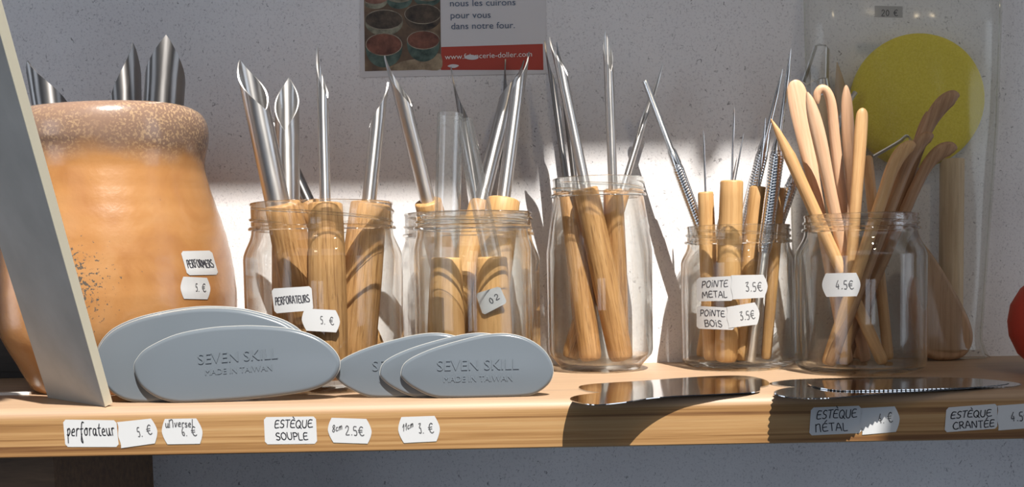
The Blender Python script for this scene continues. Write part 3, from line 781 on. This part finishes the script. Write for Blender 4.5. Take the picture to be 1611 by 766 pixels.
stick('upright tan wooden stick with rounded tip beside the sponge', 1345, 1328, 88.7, 84.4, 170, round_, 'box_tan', 3.6)
stick('short orange-brown wooden stick with a plain rounded end', 1374, 1398, 118.3, 112.6, 245, [(.3, 0, 1, .9), (.8, 0, 1, .9), (.96, 0, .9, .8), (1, 0, .5, .5)], 'box_tan', 3.5)
stick('light tan wooden stick with small bent tip, crossing in front of the steel loop', 1379, 1300, 76.6, 88.9, 222, bend, 'box_tan', 3.8)
stick('tallest dark brown wooden stick with round knobbed end over the sponge', 1408, 1330, 97, 112, 143, spoon, 'box_brown', 3.9)
stick('dark brown wooden stick with a sharp point over the sponge', 1411, 1340, 107, 128, 176, leaf, 'box_brown', 3.4)
stick('brown wooden stick with slightly bent blade between two darker ones', 1396, 1305, 84.8, 84.5, 206, bend, 'box_brown', 3.8)
stick('brown wooden stick whose bent flat end points at the sponge edge', 1421, 1318, 90, 99.4, 222, spoon, 'box_brown', 3.6)

# ------------------------------------------------------------------ stoneware pot with its three cutters
potx = XZ(188, 60, 95)
pp = [(0, 3), (46, 2), (51, 0), (54, 2), (62, 18), (70.0, 35), (71.8, 52), (71.6, 60), (70.6, 72), (68.8, 84), (66.6, 95), (63.6, 106), (60.8, 115), (58.2, 124), (56.2, 132), (55.4, 139), (56.0, 145), (57.8, 152), (58.6, 159), (57.8, 165.5), (55.2, 170.2), (51.5, 172.4), (51.2, 171.4), (50.8, 168), (51.4, 150), (54, 110), (62, 60), (58, 20), (0, 10)]
sm = spline(pp[2:-1], 3, False)
rip = [(r + (.13 * math.sin(z * .55) if i < len(sm) * .55 and z < 140 else 0), z) for i, (r, z) in enumerate(sm)]
pot = thing('clay_pot', 'orange salt-glazed clay pot with speckled brown rim', 'pot', (potx, 95, 0))
pv, pf = lathe(pp[:2] + rip + [pp[-1]], 96)
pv = [(x * (1 + .006 * math.sin(3 * math.atan2(y, x) + z * .02)) * 1.0, y, z + (1.2 * math.sin(2 * math.atan2(y, x) + 2.4) if z > 150 else 0)) for x, y, z in pv]
part('pot_body', (pv, pf), M['pot'], pot, angle=60)
PB = BVHTree.FromPolygons([Vector(v) + Vector((potx, 95, 0)) for v in pv], pf)
def cast_pot(px, py, l):
    d = ray(px, py).normalized(); h = PB.ray_cast(CAM, d)
    return (h[0] if h[0] else W(px, py, 60)) - d * l * 1.6
on_surface('sticker', [(284, 395), (333, 394), (344, 432), (295, 433)], [('PERFORMERS', .10, .68, .32, .82, 0.02, .7, 'ink')], cast_pot, pot)
on_surface('sticker', [(286, 435), (328, 437), (329, 471), (287, 470)], [('5.', .52, .64, .34, .13, 0, .6, 'price_ink'), ('€', .76, .64, .36, .13, 0, .65, 'price_ink')], cast_pot, pot, 'price')
def pot_cutter(label, px0, px1, tip_px, tip_py, Y, phi, cut, p):
    c0 = (px0 + px1) / 2; s_ = FPX / (572 + Y); r = (px1 - px0) / 2 / s_
    top = W(tip_px * .25 + c0 * .75, 150, Y); b = Vector((potx + (top.x - potx) * .5, 95 * .5 + Y * .5, 23)); d = (top - b).normalized(); q = frame(b, top)
    L_ = along(b, d, tip_py + 4); o = thing('perforator', label, 'clay hole cutter', b, q)
    part('handle', loft(handle_prof(95, 8, 8), 18), M['oak'], o)
    part('blade', gouge(r, 1.0, 88, L_, cut, phi, p), M['dark_steel'], o)
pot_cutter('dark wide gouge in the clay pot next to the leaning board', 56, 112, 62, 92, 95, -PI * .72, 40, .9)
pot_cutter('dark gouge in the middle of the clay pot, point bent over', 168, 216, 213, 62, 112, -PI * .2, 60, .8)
pot_cutter('widest steel gouge in the clay pot, with a bright streak', 226, 286, 266, 54, 88, -PI * .42, 52, .95)

# ------------------------------------------------------------------ leaning board and dark box
A = W(165, 643, -8); B = W(75, 613, 38); A.z = 0
ab = B - A; ab.z = 0; ab.normalize(); hd = Vector((-ab.y, ab.x, 0))
if hd.x > 0: hd = -hd
best = None
for i in range(0, 900):                                # it leans out over the shelf edge and to one side
    e = Vector((-i * .001, -.55, 1)).normalized()
    t_ = along(A, e, 20); x_ = PX(A + e * t_)[0]
    if best is None or abs(x_ + 8) < best[0]: best = (abs(x_ + 8), e, t_)
e = best[1]; nb = ab.cross(e).normalized()
if nb.x < 0: nb = -nb
wb = (B - A).length; hb = best[2] + 60; TH = 4.6
bd = thing('leaning_board', 'thin cream-edged board leaning in front of the clay pot', 'board', A)
def q4(u, v, w): return A + ab * u + e * v + nb * w
pv = [q4(0, 0, 0), q4(wb, 0, 0), q4(wb, hb, 0), q4(0, hb, 0), q4(0, 0, TH), q4(wb, 0, TH), q4(wb, hb, TH), q4(0, hb, TH)]
part('face_panel', (pv, [(0, 1, 2, 3), (7, 6, 5, 4), (1, 5, 6, 2), (0, 4, 5, 1), (2, 6, 7, 3)]), M['board'], bd, world=True, smooth=False)
ed = [q4(-.6, 0, 0), q4(-.6, hb, 0), q4(-.6, hb, TH), q4(-.6, 0, TH), q4(0, 0, 0), q4(0, hb, 0), q4(0, hb, TH), q4(0, 0, TH)]
part('cut_edge', (ed, [(0, 1, 2, 3), (0, 4, 5, 1), (2, 6, 7, 3), (0, 3, 7, 4), (1, 5, 6, 2)]), M['cream'], bd, world=True, smooth=False, label='pale cream cut edge')
single('dark_box', join(box(-500, -302, 154, 175, .1, 66), box(-496, -306, 152.6, 154, 5, 61)), M['shade_wood'], 'dark brown box in deep shade behind the clay pot', 'box', smooth=False)
single('white_strip', box(-500, -290, 53, 58, .1, 1.5), M['white'], 'thin white strip lying on the shelf at the foot of the clay pot', 'strip', smooth=False)

# ------------------------------------------------------------------ grey plastic ribs
def font_mesh(s, size, ext):
    cu = bpy.data.curves.new('t', 'FONT'); cu.body = s; cu.size = size; cu.extrude = ext; cu.align_x = 'CENTER'; cu.resolution_u = 3
    o = bpy.data.objects.new('t', cu); COL.objects.link(o); dg = bpy.context.evaluated_depsgraph_get(); dg.update()
    me = bpy.data.meshes.new_from_object(o.evaluated_get(dg)); vs = [v.co.copy() for v in me.vertices]; fs = [tuple(p.vertices) for p in me.polygons]
    bpy.data.objects.remove(o); bpy.data.curves.remove(cu); bpy.data.meshes.remove(me); return vs, fs
TXT = [font_mesh('SEVEN SKILL', 1, .02), font_mesh('MADE IN TAIWAN', 1, .02)]
def plastic_rib(label, outline, Y0, th, lean, txt_px, txt_w, txt_ang, group):
    n = Vector((0, -math.cos(lean), -math.sin(lean))).normalized(); n = Vector((0, -math.cos(lean), math.sin(lean)))
    p0 = Vector((0, Y0, 0))
    P3 = [WP(x, y, p0, n) for x, y in spline(outline, 5)]
    lo = min(p.z for p in P3)
    up = Vector((0, math.sin(lean), math.cos(lean)))
    P3 = [p - up * (lo - th * .0 - .05) / math.cos(lean) for p in P3]
    o = thing('plastic_rib', label, 'pottery rib', (sum(p.x for p in P3) / len(P3), Y0, 0), group=group)
    part('rib_body', slab(P3, n, th, th * .5, 5), M['grey_plastic'], o, world=True, angle=50)
    part('mould_seam', tube(P3 + [P3[0]], .28, 6), M['worn_plastic'], o, world=True, label='pale worn seam')
    c = WP(*txt_px, p0, n) - up * (lo - .05); rx = (Vector((1, 0, 0)) * math.cos(txt_ang) + up * math.sin(txt_ang)); uy = (up * math.cos(txt_ang) - Vector((1, 0, 0)) * math.sin(txt_ang))
    vs, fs = [], []
    w0 = max(v.x for v in TXT[0][0]) * 2; k_ = txt_w / w0
    for (tv, tf), sz, dy in ((TXT[0], k_, 0), (TXT[1], k_ * .56, -k_ * .78)):
        b0 = len(vs); vs += [c + rx * v.x * sz + uy * (v.y * sz + dy) + n * (th / 2 + .18 + v.z * sz * 1.6) for v in tv]; fs += [tuple(i + b0 for i in f) for f in tf]
    part('raised_lettering', (vs, fs), M['grey_plastic'], o, world=True, smooth=False)
    return o
def crop(pts, ox, oy, s): return [(ox + x / s, oy + y / s) for x, y in pts]
front_big = crop([(240, 430), (262, 365), (330, 300), (500, 222), (700, 182), (850, 170), (1000, 168), (1200, 185), (1350, 228), (1455, 295), (1510, 375), (1500, 455), (1430, 525), (1280, 575), (1000, 612), (700, 634), (520, 640), (390, 610), (285, 535)], 150, 470, 3.93)
rear_big = crop([(0, 395), (18, 300), (100, 205), (250, 135), (450, 88), (650, 64), (850, 70), (1000, 100), (1150, 150), (1250, 220), (1290, 310), (1240, 420), (1050, 520), (700, 605), (400, 640), (220, 636), (110, 590), (35, 500)], 150, 470, 3.93)
def shift(o, dx, dy): return [(x + dx, y + dy) for x, y in o]
gb = None
plastic_rib('large grey plastic rib at the front of its overlapping pile, lettering in full view', front_big, 3.0, 4.2, math.radians(3), (376, 568), 44, math.radians(3), gb)
plastic_rib('large grey plastic rib directly behind the front one of its pile', shift(rear_big, 3, 22), 7.6, 4.2, math.radians(3), (315, 585), 44, math.radians(4), gb)
plastic_rib('large grey plastic rib third in its pile, showing only a thin top rim', shift(rear_big, 8, 10), 12.2, 4.2, math.radians(3), (315, 580), 44, math.radians(4), gb)
plastic_rib('large grey plastic rib at the back of its pile, against the clay pot', shift(rear_big, 2, 0), 16.8, 4.2, math.radians(3), (315, 575), 44, math.radians(4), gb)
front_small = crop([(470, 330), (505, 250), (650, 175), (850, 112), (1050, 68), (1200, 66), (1330, 105), (1430, 180), (1482, 280), (1470, 370), (1400, 440), (1300, 474), (1050, 485), (800, 489), (680, 478), (570, 430), (500, 380)], 520, 510, 4.24)
plastic_rib('small grey plastic rib at the front of its pile, lettering in full view', front_small, 1.2, 3.4, math.radians(1.5), (752, 581), 45, math.radians(0), gb)
plastic_rib('small grey plastic rib in the middle of its pile', shift(front_small, -33, 2), 4.9, 3.4, math.radians(1.5), (718, 584), 45, 0, gb)
plastic_rib('small grey plastic rib at the back of its pile, only its narrow end showing', shift(front_small, -104, 3), 8.6, 3.4, math.radians(1.5), (650, 585), 45, 0, gb)

# ------------------------------------------------------------------ steel ribs lying on the shelf
def steel_rib(label, outline, z, saw=None, th=.5):
    P2 = spline(outline, 8)
    P3 = [WZ(x, y, z) for x, y in P2]
    if saw:
        # resample evenly and cut teeth into the outline
        L3 = [0]
        for a, b in zip(P3, P3[1:] + P3[:1]): L3.append(L3[-1] + (b - a).length)
        tot = L3[-1]; n = int(tot / .6); out = []; k_ = 0
        c = sum(P3, Vector()) / len(P3)
        for i in range(n):
            s = tot * i / n
            while L3[k_ + 1] < s: k_ += 1
            a, b = P3[k_], P3[(k_ + 1) % len(P3)]; p = a.lerp(b, (s - L3[k_]) / max(L3[k_ + 1] - L3[k_], 1e-6))
            nn = Vector((-(b - a).y, (b - a).x, 0)).normalized()
            if nn.dot(c - p) < 0: nn = -nn
            out.append(p + nn * (1.1 if i % 4 == 0 else 0.55 if i % 2 == 1 else 0) * saw)
        P3 = out
    return single('metal_rib', slab(P3, (0, 0, 1), th), M['sheet_steel'], label, 'pottery rib', smooth=False)
cr = lambda p: crop(p, 870, 560, 2.174)
steel_rib('smooth steel rib lying underneath its pair, before the tallest jar', cr([(88, 108), (130, 97), (300, 86), (500, 72), (640, 68), (715, 79), (740, 96), (700, 108), (560, 118), (400, 126), (250, 130), (130, 122)]), .4)
steel_rib('smooth steel rib lying on top of its pair, overhanging the shelf edge', cr([(58, 148), (95, 134), (250, 118), (430, 110), (600, 105), (695, 103), (708, 113), (690, 124), (560, 131), (430, 137), (330, 145), (240, 159), (150, 167), (90, 160)]), 1.1)
steel_rib('serrated steel rib lowest of the three before the modelling sticks jar', cr([(742, 96), (790, 84), (900, 78), (1100, 74), (1350, 74), (1500, 82), (1600, 95), (1560, 106), (1400, 110), (1200, 114), (1000, 116), (850, 110)]), .4, 1.0)
steel_rib('serrated steel rib overhanging the shelf edge above the price sticker', cr([(755, 126), (795, 110), (900, 106), (1100, 104), (1300, 102), (1440, 100), (1425, 110), (1300, 119), (1150, 128), (1020, 139), (900, 146), (800, 141)]), 1.1, 1.0)
steel_rib('serrated steel rib lying on top of the other two serrated ones', cr([(868, 92), (930, 84), (1100, 80), (1300, 79), (1480, 84), (1560, 95), (1450, 107), (1300, 113), (1100, 118), (980, 118), (905, 108)]), 1.8, .8)

# ------------------------------------------------------------------ stickers on the shelf edge
cf = cast_plane_y(-12.05)
def edge_sticker(corners, texts, style, label): on_surface('x', corners, texts, cf, None, style, as_thing=label, lift=.15 if style == 'round' else .3)
edge_sticker([(99, 660), (183, 661), (187, 703), (103, 703)], [('perforateur', .05, .60, .50, .90, -.03, .8, 'ink')], 'round', 'white sticker with joined handwriting under the leaning board')
edge_sticker([(184, 664), (241, 658), (247, 697), (190, 705)], [('5.', .52, .66, .36, .13, 0, .7, 'price_ink'), ('€', .78, .62, .38, .13, 0, .75, 'price_ink')], 'price_r', 'white 5 euro price sticker next to the joined handwriting')
edge_sticker([(256, 659), (312, 658), (318, 698), (260, 699)], [('unversel', .05, .33, .30, .80, 0, .75, 'ink'), ('6.', .50, .68, .34, .13, 0, .7, 'price_ink'), ('€', .76, .68, .36, .13, 0, .75, 'price_ink')], 'price', 'white 6 euro price sticker with a small word written over the price')
edge_sticker([(415, 656), (497, 655), (499, 698), (417, 699)], [("E STE'QUE".replace(' ', ''), .20, .40, .28, .74, 0, .75, 'ink'), ('SOUPLE', .22, .84, .26, .60, 0, .75, 'ink')], 'round', 'white two-line handwritten sticker under the large grey ribs')
edge_sticker([(518, 657), (580, 659), (582, 698), (521, 696)], [('8cm', .06, .58, .28, .26, -.5, .65, 'ink'), ('2.5€', .40, .68, .36, .46, 0, .75, 'price_ink')], 'price', 'white price sticker reading 2.5 euro below the joint of both rib piles')
edge_sticker([(628, 656), (687, 654), (690, 694), (632, 697)], [('11cm', .06, .55, .26, .30, -.5, .65, 'ink'), ('3.', .50, .66, .38, .13, 0, .7, 'price_ink'), ('€', .76, .66, .38, .13, 0, .75, 'price_ink')], 'price', 'white price sticker reading 3 euro below the small grey ribs')
edge_sticker([(1276, 641), (1355, 638), (1356, 681), (1273, 685)], [("ESTE'QUE", .12, .42, .30, .80, 0, .75, 'ink'), ("nE^TAL", .12, .88, .28, .60, 0, .75, 'ink')], 'round', 'white two-line handwritten sticker partly shaded by the serrated ribs')
edge_sticker([(1354, 642), (1411, 639), (1413, 679), (1356, 684)], [('4.', .50, .62, .36, .14, 0, .7, 'price_ink'), ('€', .74, .60, .38, .13, 0, .75, 'price_ink')], 'price_r', 'white 4 euro price sticker cut by a slanting shadow')
edge_sticker([(1489, 641), (1569, 635), (1569, 674), (1486, 680)], [("ESTE'QUE", .10, .46, .27, .80, .03, .75, 'ink'), ("CRANTE^E", .16, .90, .28, .78, .02, .75, 'ink')], 'round', 'white two-line handwritten sticker under the tip of the longest serrated rib')
edge_sticker([(1569, 638), (1625, 634), (1625, 673), (1570, 677)], [('4.5€', .40, .68, .36, .50, 0, .75, 'price_ink')], 'price_r', 'white price sticker cut off by the picture edge')

# ------------------------------------------------------------------ poster
po = thing('poster', 'printed poster with pictured bowls and red web-address banner', 'poster', W(712, 122, 176.6))
def wallq(px, l): return [W(x, y, 176.6 - l) for x, y in px]
def flat(name, px, l, mat, parent, label=None):
    P3 = wallq(px, l); return part(name, (P3, [tuple(range(len(P3)))]), mat, parent, world=True, smooth=False, label=label)
M['poster'] = plain('poster_paper', (0.66, 0.64, 0.65), 0.6)
mt, t, b = newmat('pictured_table'); M['ptable'] = mt
f = noise(t, mapping(t, (1, 1, 1), False), 60, 3); c = ramp(t, f, [(0.3, (0.045, 0.028, 0.02)), (0.55, (0.14, 0.085, 0.05)), (0.75, (0.30, 0.21, 0.12))]); t.links.new(c, b.inputs['Base Color'])
M['banner'] = plain('red_banner', (0.42, 0.045, 0.025), 0.5)
M['blue_print'] = plain('blue_grey_print', (0.075, 0.115, 0.19), 0.6)
flat('paper', [(567, 122), (860, 116), (858, -140), (567, -140)], 0, M['poster'], po)
pic = flat('bowl_picture', [(574, 112), (694, 109), (692, -60), (572, -60)], .15, M['ptable'], po, 'dark picture of glazed bowls')
def bowl(cx, cy, rx, ry, depth, ins, out, rimc):
    n = 28
    def el(a, b, y=0, sq=1): return [(cx + a * math.cos(2 * PI * i / n), cy + y + b * math.sin(2 * PI * i / n) * sq) for i in range(n)]
    body = [(cx + rx * math.cos(PI * i / n), cy + depth * math.sin(PI * i / n) ** .8) for i in range(n + 1)]
    cl = lambda P_: [(min(max(x, 574.5), 693), min(y, 110)) for x, y in P_]
    flat('pictured_bowl', cl(body), .25, out, pic); 
    flat('pictured_rim', cl(el(rx, ry)), .32, rimc, pic); flat('pictured_hollow', cl(el(rx - 1.3, ry - 1.3)), .39, ins, pic)
def printed(name, a, b_):
    mt, t, b = newmat(name); f = noise(t, mapping(t, (1, 1, 1)), 130, 4, 0.6)
    t.links.new(ramp(t, f, [(0.32, a), (0.68, b_)]), b.inputs['Base Color']); b.inputs['Roughness'].default_value = 0.5; return mt
cg = printed('print_teal', (0.012, 0.03, 0.025), (0.11, 0.17, 0.14)); cw = printed('print_celadon', (0.06, 0.055, 0.035), (0.34, 0.33, 0.24)); cb = printed('print_dark', (0.012, 0.008, 0.006), (0.11, 0.075, 0.05))
crd = printed('print_rust', (0.07, 0.018, 0.010), (0.25, 0.09, 0.055)); cpk = printed('print_rust_light', (0.16, 0.06, 0.04), (0.40, 0.22, 0.16)); crim = printed('print_rim', (0.13, 0.10, 0.07), (0.42, 0.36, 0.27)); ctan = printed('print_tan', (0.16, 0.11, 0.065), (0.40, 0.31, 0.20))
flat('pictured_tabletop', spline([(616, 110.3), (625, 100), (645, 94), (670, 92), (692, 84), (693.5, 108.8), (660, 109.6)], 4), .2, ctan, pic)
bowl(590, -2, 20, 9, 16, cpk, cw, crim); bowl(628, -6, 21, 10, 20, cw, cg, crim); bowl(672, -8, 22, 10, 18, cb, cg, crim)
bowl(604, 31, 30, 16, 25, cb, cw, crim); bowl(665, 22, 29, 16, 26, cb, cb, crim)
bowl(604, 70, 29, 18, 36, crd, cg, crim); bowl(666, 63, 26, 15, 34, crd, cg, crim)
bn = flat('web_banner', [(694, 110), (855, 110), (854, 69), (694, 74)], .18, M['banner'], po, 'red banner')
def print_text(s, px, py, hpx, parent, mat, ang, wpx=None, l=.3, name='printed_text'):
    tv, tf = font_mesh(s, 1, 0)
    x0 = min(v.x for v in tv); x1 = max(v.x for v in tv); k_ = hpx / .72
    kx = wpx / (x1 - x0) if wpx else k_
    P3 = []
    for v in tv:
        a, c_ = (v.x - x0) * kx, v.y * k_
        P3.append(W(px + a * math.cos(ang) - c_ * math.sin(ang), py - a * math.sin(ang) - c_ * math.cos(ang), 176.6 - l))
    return part(name, (P3, tf), mat, parent, world=True, smooth=False)
print_text('nous les cuirons', 708, 10, 10.5, po, M['blue_print'], .018, 103)
print_text('pour vous', 709, 29, 10.5, po, M['blue_print'], .018, 63)
print_text('dans notre four.', 710, 46, 10.5, po, M['blue_print'], .018, 100)
print_text('www.faiencerie-doller.com', 700, 93.5, 8.5, bn, M['white'], .035, 137, .4)
flat('torn_patch', spline([(731, 90), (738, 86), (750, 88), (752, 92), (744, 94), (735, 93)], 4), .5, M['poster'], bn, 'scratched bare paper')
flat('torn_patch', spline([(704, 104), (712, 101), (722, 103), (714, 107)], 4), .5, M['poster'], bn, 'scratched bare paper')

# ------------------------------------------------------------------ bag of tools by the wall
spx = W(1447, 157, 161)
sv, sf = lathe([(0, -8.5), (37, -8.5), (42, -7.5), (45, -4.5), (46, -1), (46, 3), (44.5, 6.5), (41, 8), (0, 8)], 72)
single('round_sponge', ([(x + spx.x, z + 166, y + spx.z) for x, y, z in sv], sf), M['sponge'], 'round yellow sponge inside the clear bag', 'sponge')
# dowel
x0 = W(1498, 255, 163)
ds = W(1498, 250, 163); dl = ds.z - 1.5
single('wooden_dowel', loft([(ds.x, 1.5, 7.2, 7.2), (ds.x, 2.2, 8.1, 8.1), (ds.x, ds.z - .8, 8.1, 8.1), (ds.x, ds.z, 7.6, 7.6)], 24), M['pale_wood'], 'upright pale wooden dowel in the bag below the sponge', 'dowel', origin=(0, 0, 0)).location.y = .163
# pear-shaped wooden rib
pr_ = spline([(1440, 385), (1456, 398), (1480, 432), (1508, 480), (1526, 520), (1529, 548), (1516, 570), (1490, 577), (1462, 574), (1446, 560), (1434, 520), (1424, 450), (1426, 400)], 5)
P3 = [W(x, y, 150.5) for x, y in pr_]; lo = min(p.z for p in P3); P3 = [p - Vector((0, 0, lo - .4)) for p in P3]
single('wooden_rib', slab(P3, (0, -1, 0), 7.5, 3.6, 5), M['pear_wood'], 'pear-shaped wooden rib standing in the bag beside the sticks jar', 'pottery rib', angle=50)
# ribbon tools
def ribbon_tool(label, base, top, loop, hr):
    b, tpt = Vector(base), Vector(top); q = frame(b, tpt); hl = (tpt - b).length
    o = thing('ribbon_tool', label, 'loop tool', b, q)
    part('handle', loft(handle_prof(hl, hr, hr * .9, .5), 16), M['pale_wood'], o)
    part('ferrule', lathe([(hr * .95, hl - 2), (hr * .98, hl), (hr * .8, hl + 9), (hr * .55, hl + 10), (0, hl + 10)], 18), M['steel'], o)
    qi = q.inverted(); L3 = [qi @ (Vector(p) - b) for p in loop]
    vs, fs = [], []
    for i, p in enumerate(L3):
        t_ = (L3[min(i + 1, len(L3) - 1)] - L3[max(i - 1, 0)]).normalized(); nn = (Vector((.62, .78, 0)) - t_ * t_.dot(Vector((.62, .78, 0)))).normalized(); sd = t_.cross(nn).normalized() * .4
        vs += [p + nn * 2.4 + sd, p - nn * 2.4 + sd, p - nn * 2.4 - sd, p + nn * 2.4 - sd]
    for i in range(len(L3) - 1):
        for k_ in range(4):
            fs.append((4 * i + k_, 4 * i + (k_ + 1) % 4, 4 * i + 4 + (k_ + 1) % 4, 4 * i + 4 + k_))
    fs += [(3, 2, 1, 0), tuple(4 * (len(L3) - 1) + k_ for k_ in range(4))]
    part('steel_loop', (vs, fs), M['steel'], o, smooth=False)
Yb = 160
ribbon_tool('ribbon tool with a square steel loop, behind the broad spatula', (XZ(1330, 3, Yb), Yb, 3), W(1296, 146, Yb), [W(x, y, Yb) for x, y in ((1290, 132), (1280, 126), (1268, 134), (1264, 130), (1283, 74), (1287, 70), (1299, 72), (1302, 77), (1301, 126), (1298, 134))], 5)
Yc = 146
lp = [W(x, y, Yc) for x, y in spline([(1404, 284), (1416, 262), (1430, 238), (1433, 222), (1427, 214), (1416, 222), (1396, 234), (1373, 247)], 4, False)]
ribbon_tool('ribbon tool with a bent wire loop lying before the lower sponge edge', (XZ(1352, 3, 152), 152, 3), W(1392, 300, 148), lp, 4.2)
Yd = 168
kn = [(1325, 104), (1331, 130), (1340, 170), (1352, 230), (1356, 300)]
single('wooden_knife', loft(spline([(W(1317, 98, Yd).x, W(1317, 98, Yd).z, .3, .3), (W(1321, 130, Yd).x, W(1321, 130, Yd).z, 3.2, 1.4), (W(1327, 190, Yd).x, W(1327, 190, Yd).z, 6.5, 2), (W(1333, 300, Yd).x, W(1333, 300, Yd).z, 7.5, 2.6), (W(1350, 470, Yd).x, W(1350, 470, Yd).z, 6.5, 3), (W(1354, 575, Yd).x, 1.2, 4, 2)], 5, False), 14), M['pale_wood'], 'slim wooden knife in the bag between the sticks and the sponge', 'clay knife', origin=(0, 0, 0)).location.y = Yd * MM
kw = [W(x, y, 152) for x, y in ((1346, 145), (1339, 155), (1328, 173), (1322, 186), (1318, 215), (1322, 300), (1326, 400))]
single('wire_cutter', tube(kw, 1.7, 8), M['steel'], 'thin steel rod in the bag just beside the sponge edge', 'wire tool')
# the bag itself: two films with a bulging front
nu, nv = 34, 46
def bag_pt(u, v, front):
    yt = -60 + (578 + 60) * v
    xl = 1262 + 6 * math.sin(3 * v) ; xr = 1577 - 22 * max(0, v - .12) - 26 * max(0, v - .4) + 34 * max(0, v - .93) * 8
    x = xl + (xr - xl) * u
    ed = min(u, 1 - u) ; bul = min(1, ed / .16) ** .16 * min(1, (1 - v) / .05 + .25) * min(1, .55 + v * 3.2)
    Y = 175.8 - (30.5 * bul + 1.2 * math.sin(9 * u + 6 * v) + .9 * math.sin(23 * u - 11 * v)) if front else 176.2
    if front and Y > 175.5: Y = 175.5
    p = W(x, yt, Y)
    if p.z < .3 or v == 1: p.z = .35
    return p
vs, fs = [], []
for fr in (True,):
    b0 = len(vs)
    for j in range(nv + 1):
        for i in range(nu + 1): vs.append(bag_pt(i / nu, j / nv, fr))
    for j in range(nv):
        for i in range(nu):
            a = b0 + j * (nu + 1) + i; fs.append((a, a + 1, a + nu + 2, a + nu + 1))
bag = thing('plastic_bag', 'clear plastic bag of pottery tools hanging by the wall', 'bag', W(1420, 570, 170))
part('front_film', (vs, fs), M['bag'], bag, world=True)
sw = []
for u in (.004, .985):
    sw.append(tube([bag_pt(u, j / 30, True) - Vector((0, .5, 0)) for j in range(31)], .45, 6))
part('side_seam', join(*sw), M['bag'], bag, world=True)
M['faint_paper'] = plain('dull_label', (0.45, 0.43, 0.42), .6)
def bagY(px, py, l): return W(px, py, 152 - l)
lv = [bagY(x, y, 0) for x, y in ((1376, 9), (1420, 10), (1420, 28), (1376, 27))]
pl = part('price_label', (lv, [(0, 1, 2, 3)]), M['faint_paper'], bag, world=True, smooth=False)
st, wd = text_lines('20 €'); wv, wf2 = [], []
for l in st:
    q = spline(l, 4, False) if len(l) > 2 else l
    pts = [Vector((1387 + a / wd * 26, 25 - b * 9.5)) for a, b in q]
    for a, b in zip(pts, pts[1:]):
        d = (b - a).normalized(); nn = Vector((-d.y, d.x)) * .55; k0 = len(wv)
        wv += [bagY(*(a + nn), .2), bagY(*(b + nn), .2), bagY(*(b - nn), .2), bagY(*(a - nn), .2)]; wf2.append((k0, k0 + 1, k0 + 2, k0 + 3))
wp = part('writing', (wv, wf2), M['ink'], pl, smooth=False)
for vv in wp.data.vertices: vv.co = Vector(vv.co) - bag.location

# ------------------------------------------------------------------ red ball
rb = W(1676, 511, 62)
bv, bf = lathe([(0, -31.5), (9, -31), (18, -27.5), (26, -20), (31, -9), (32, 0), (30.5, 10), (25, 20), (16, 28), (8, 31.3), (0, 32)], 48, (rb.x, 62, 31.7))
single('red_ball', (bv, bf), M['red_rubber'], 'red rubber ball on the shelf, cut by the picture edge', 'ball')

# sunlight focused by the two round jars in front
sl.cycles.is_caustics_light = True
for o in bpy.data.objects:
    if o.type == 'MESH':
        if o.name.startswith('jar_body') and o.parent in (J2, J3f): o.cycles.is_caustics_caster = True
        elif not o.name.startswith(('jar_body', 'screw_neck')): o.cycles.is_caustics_receiver = True
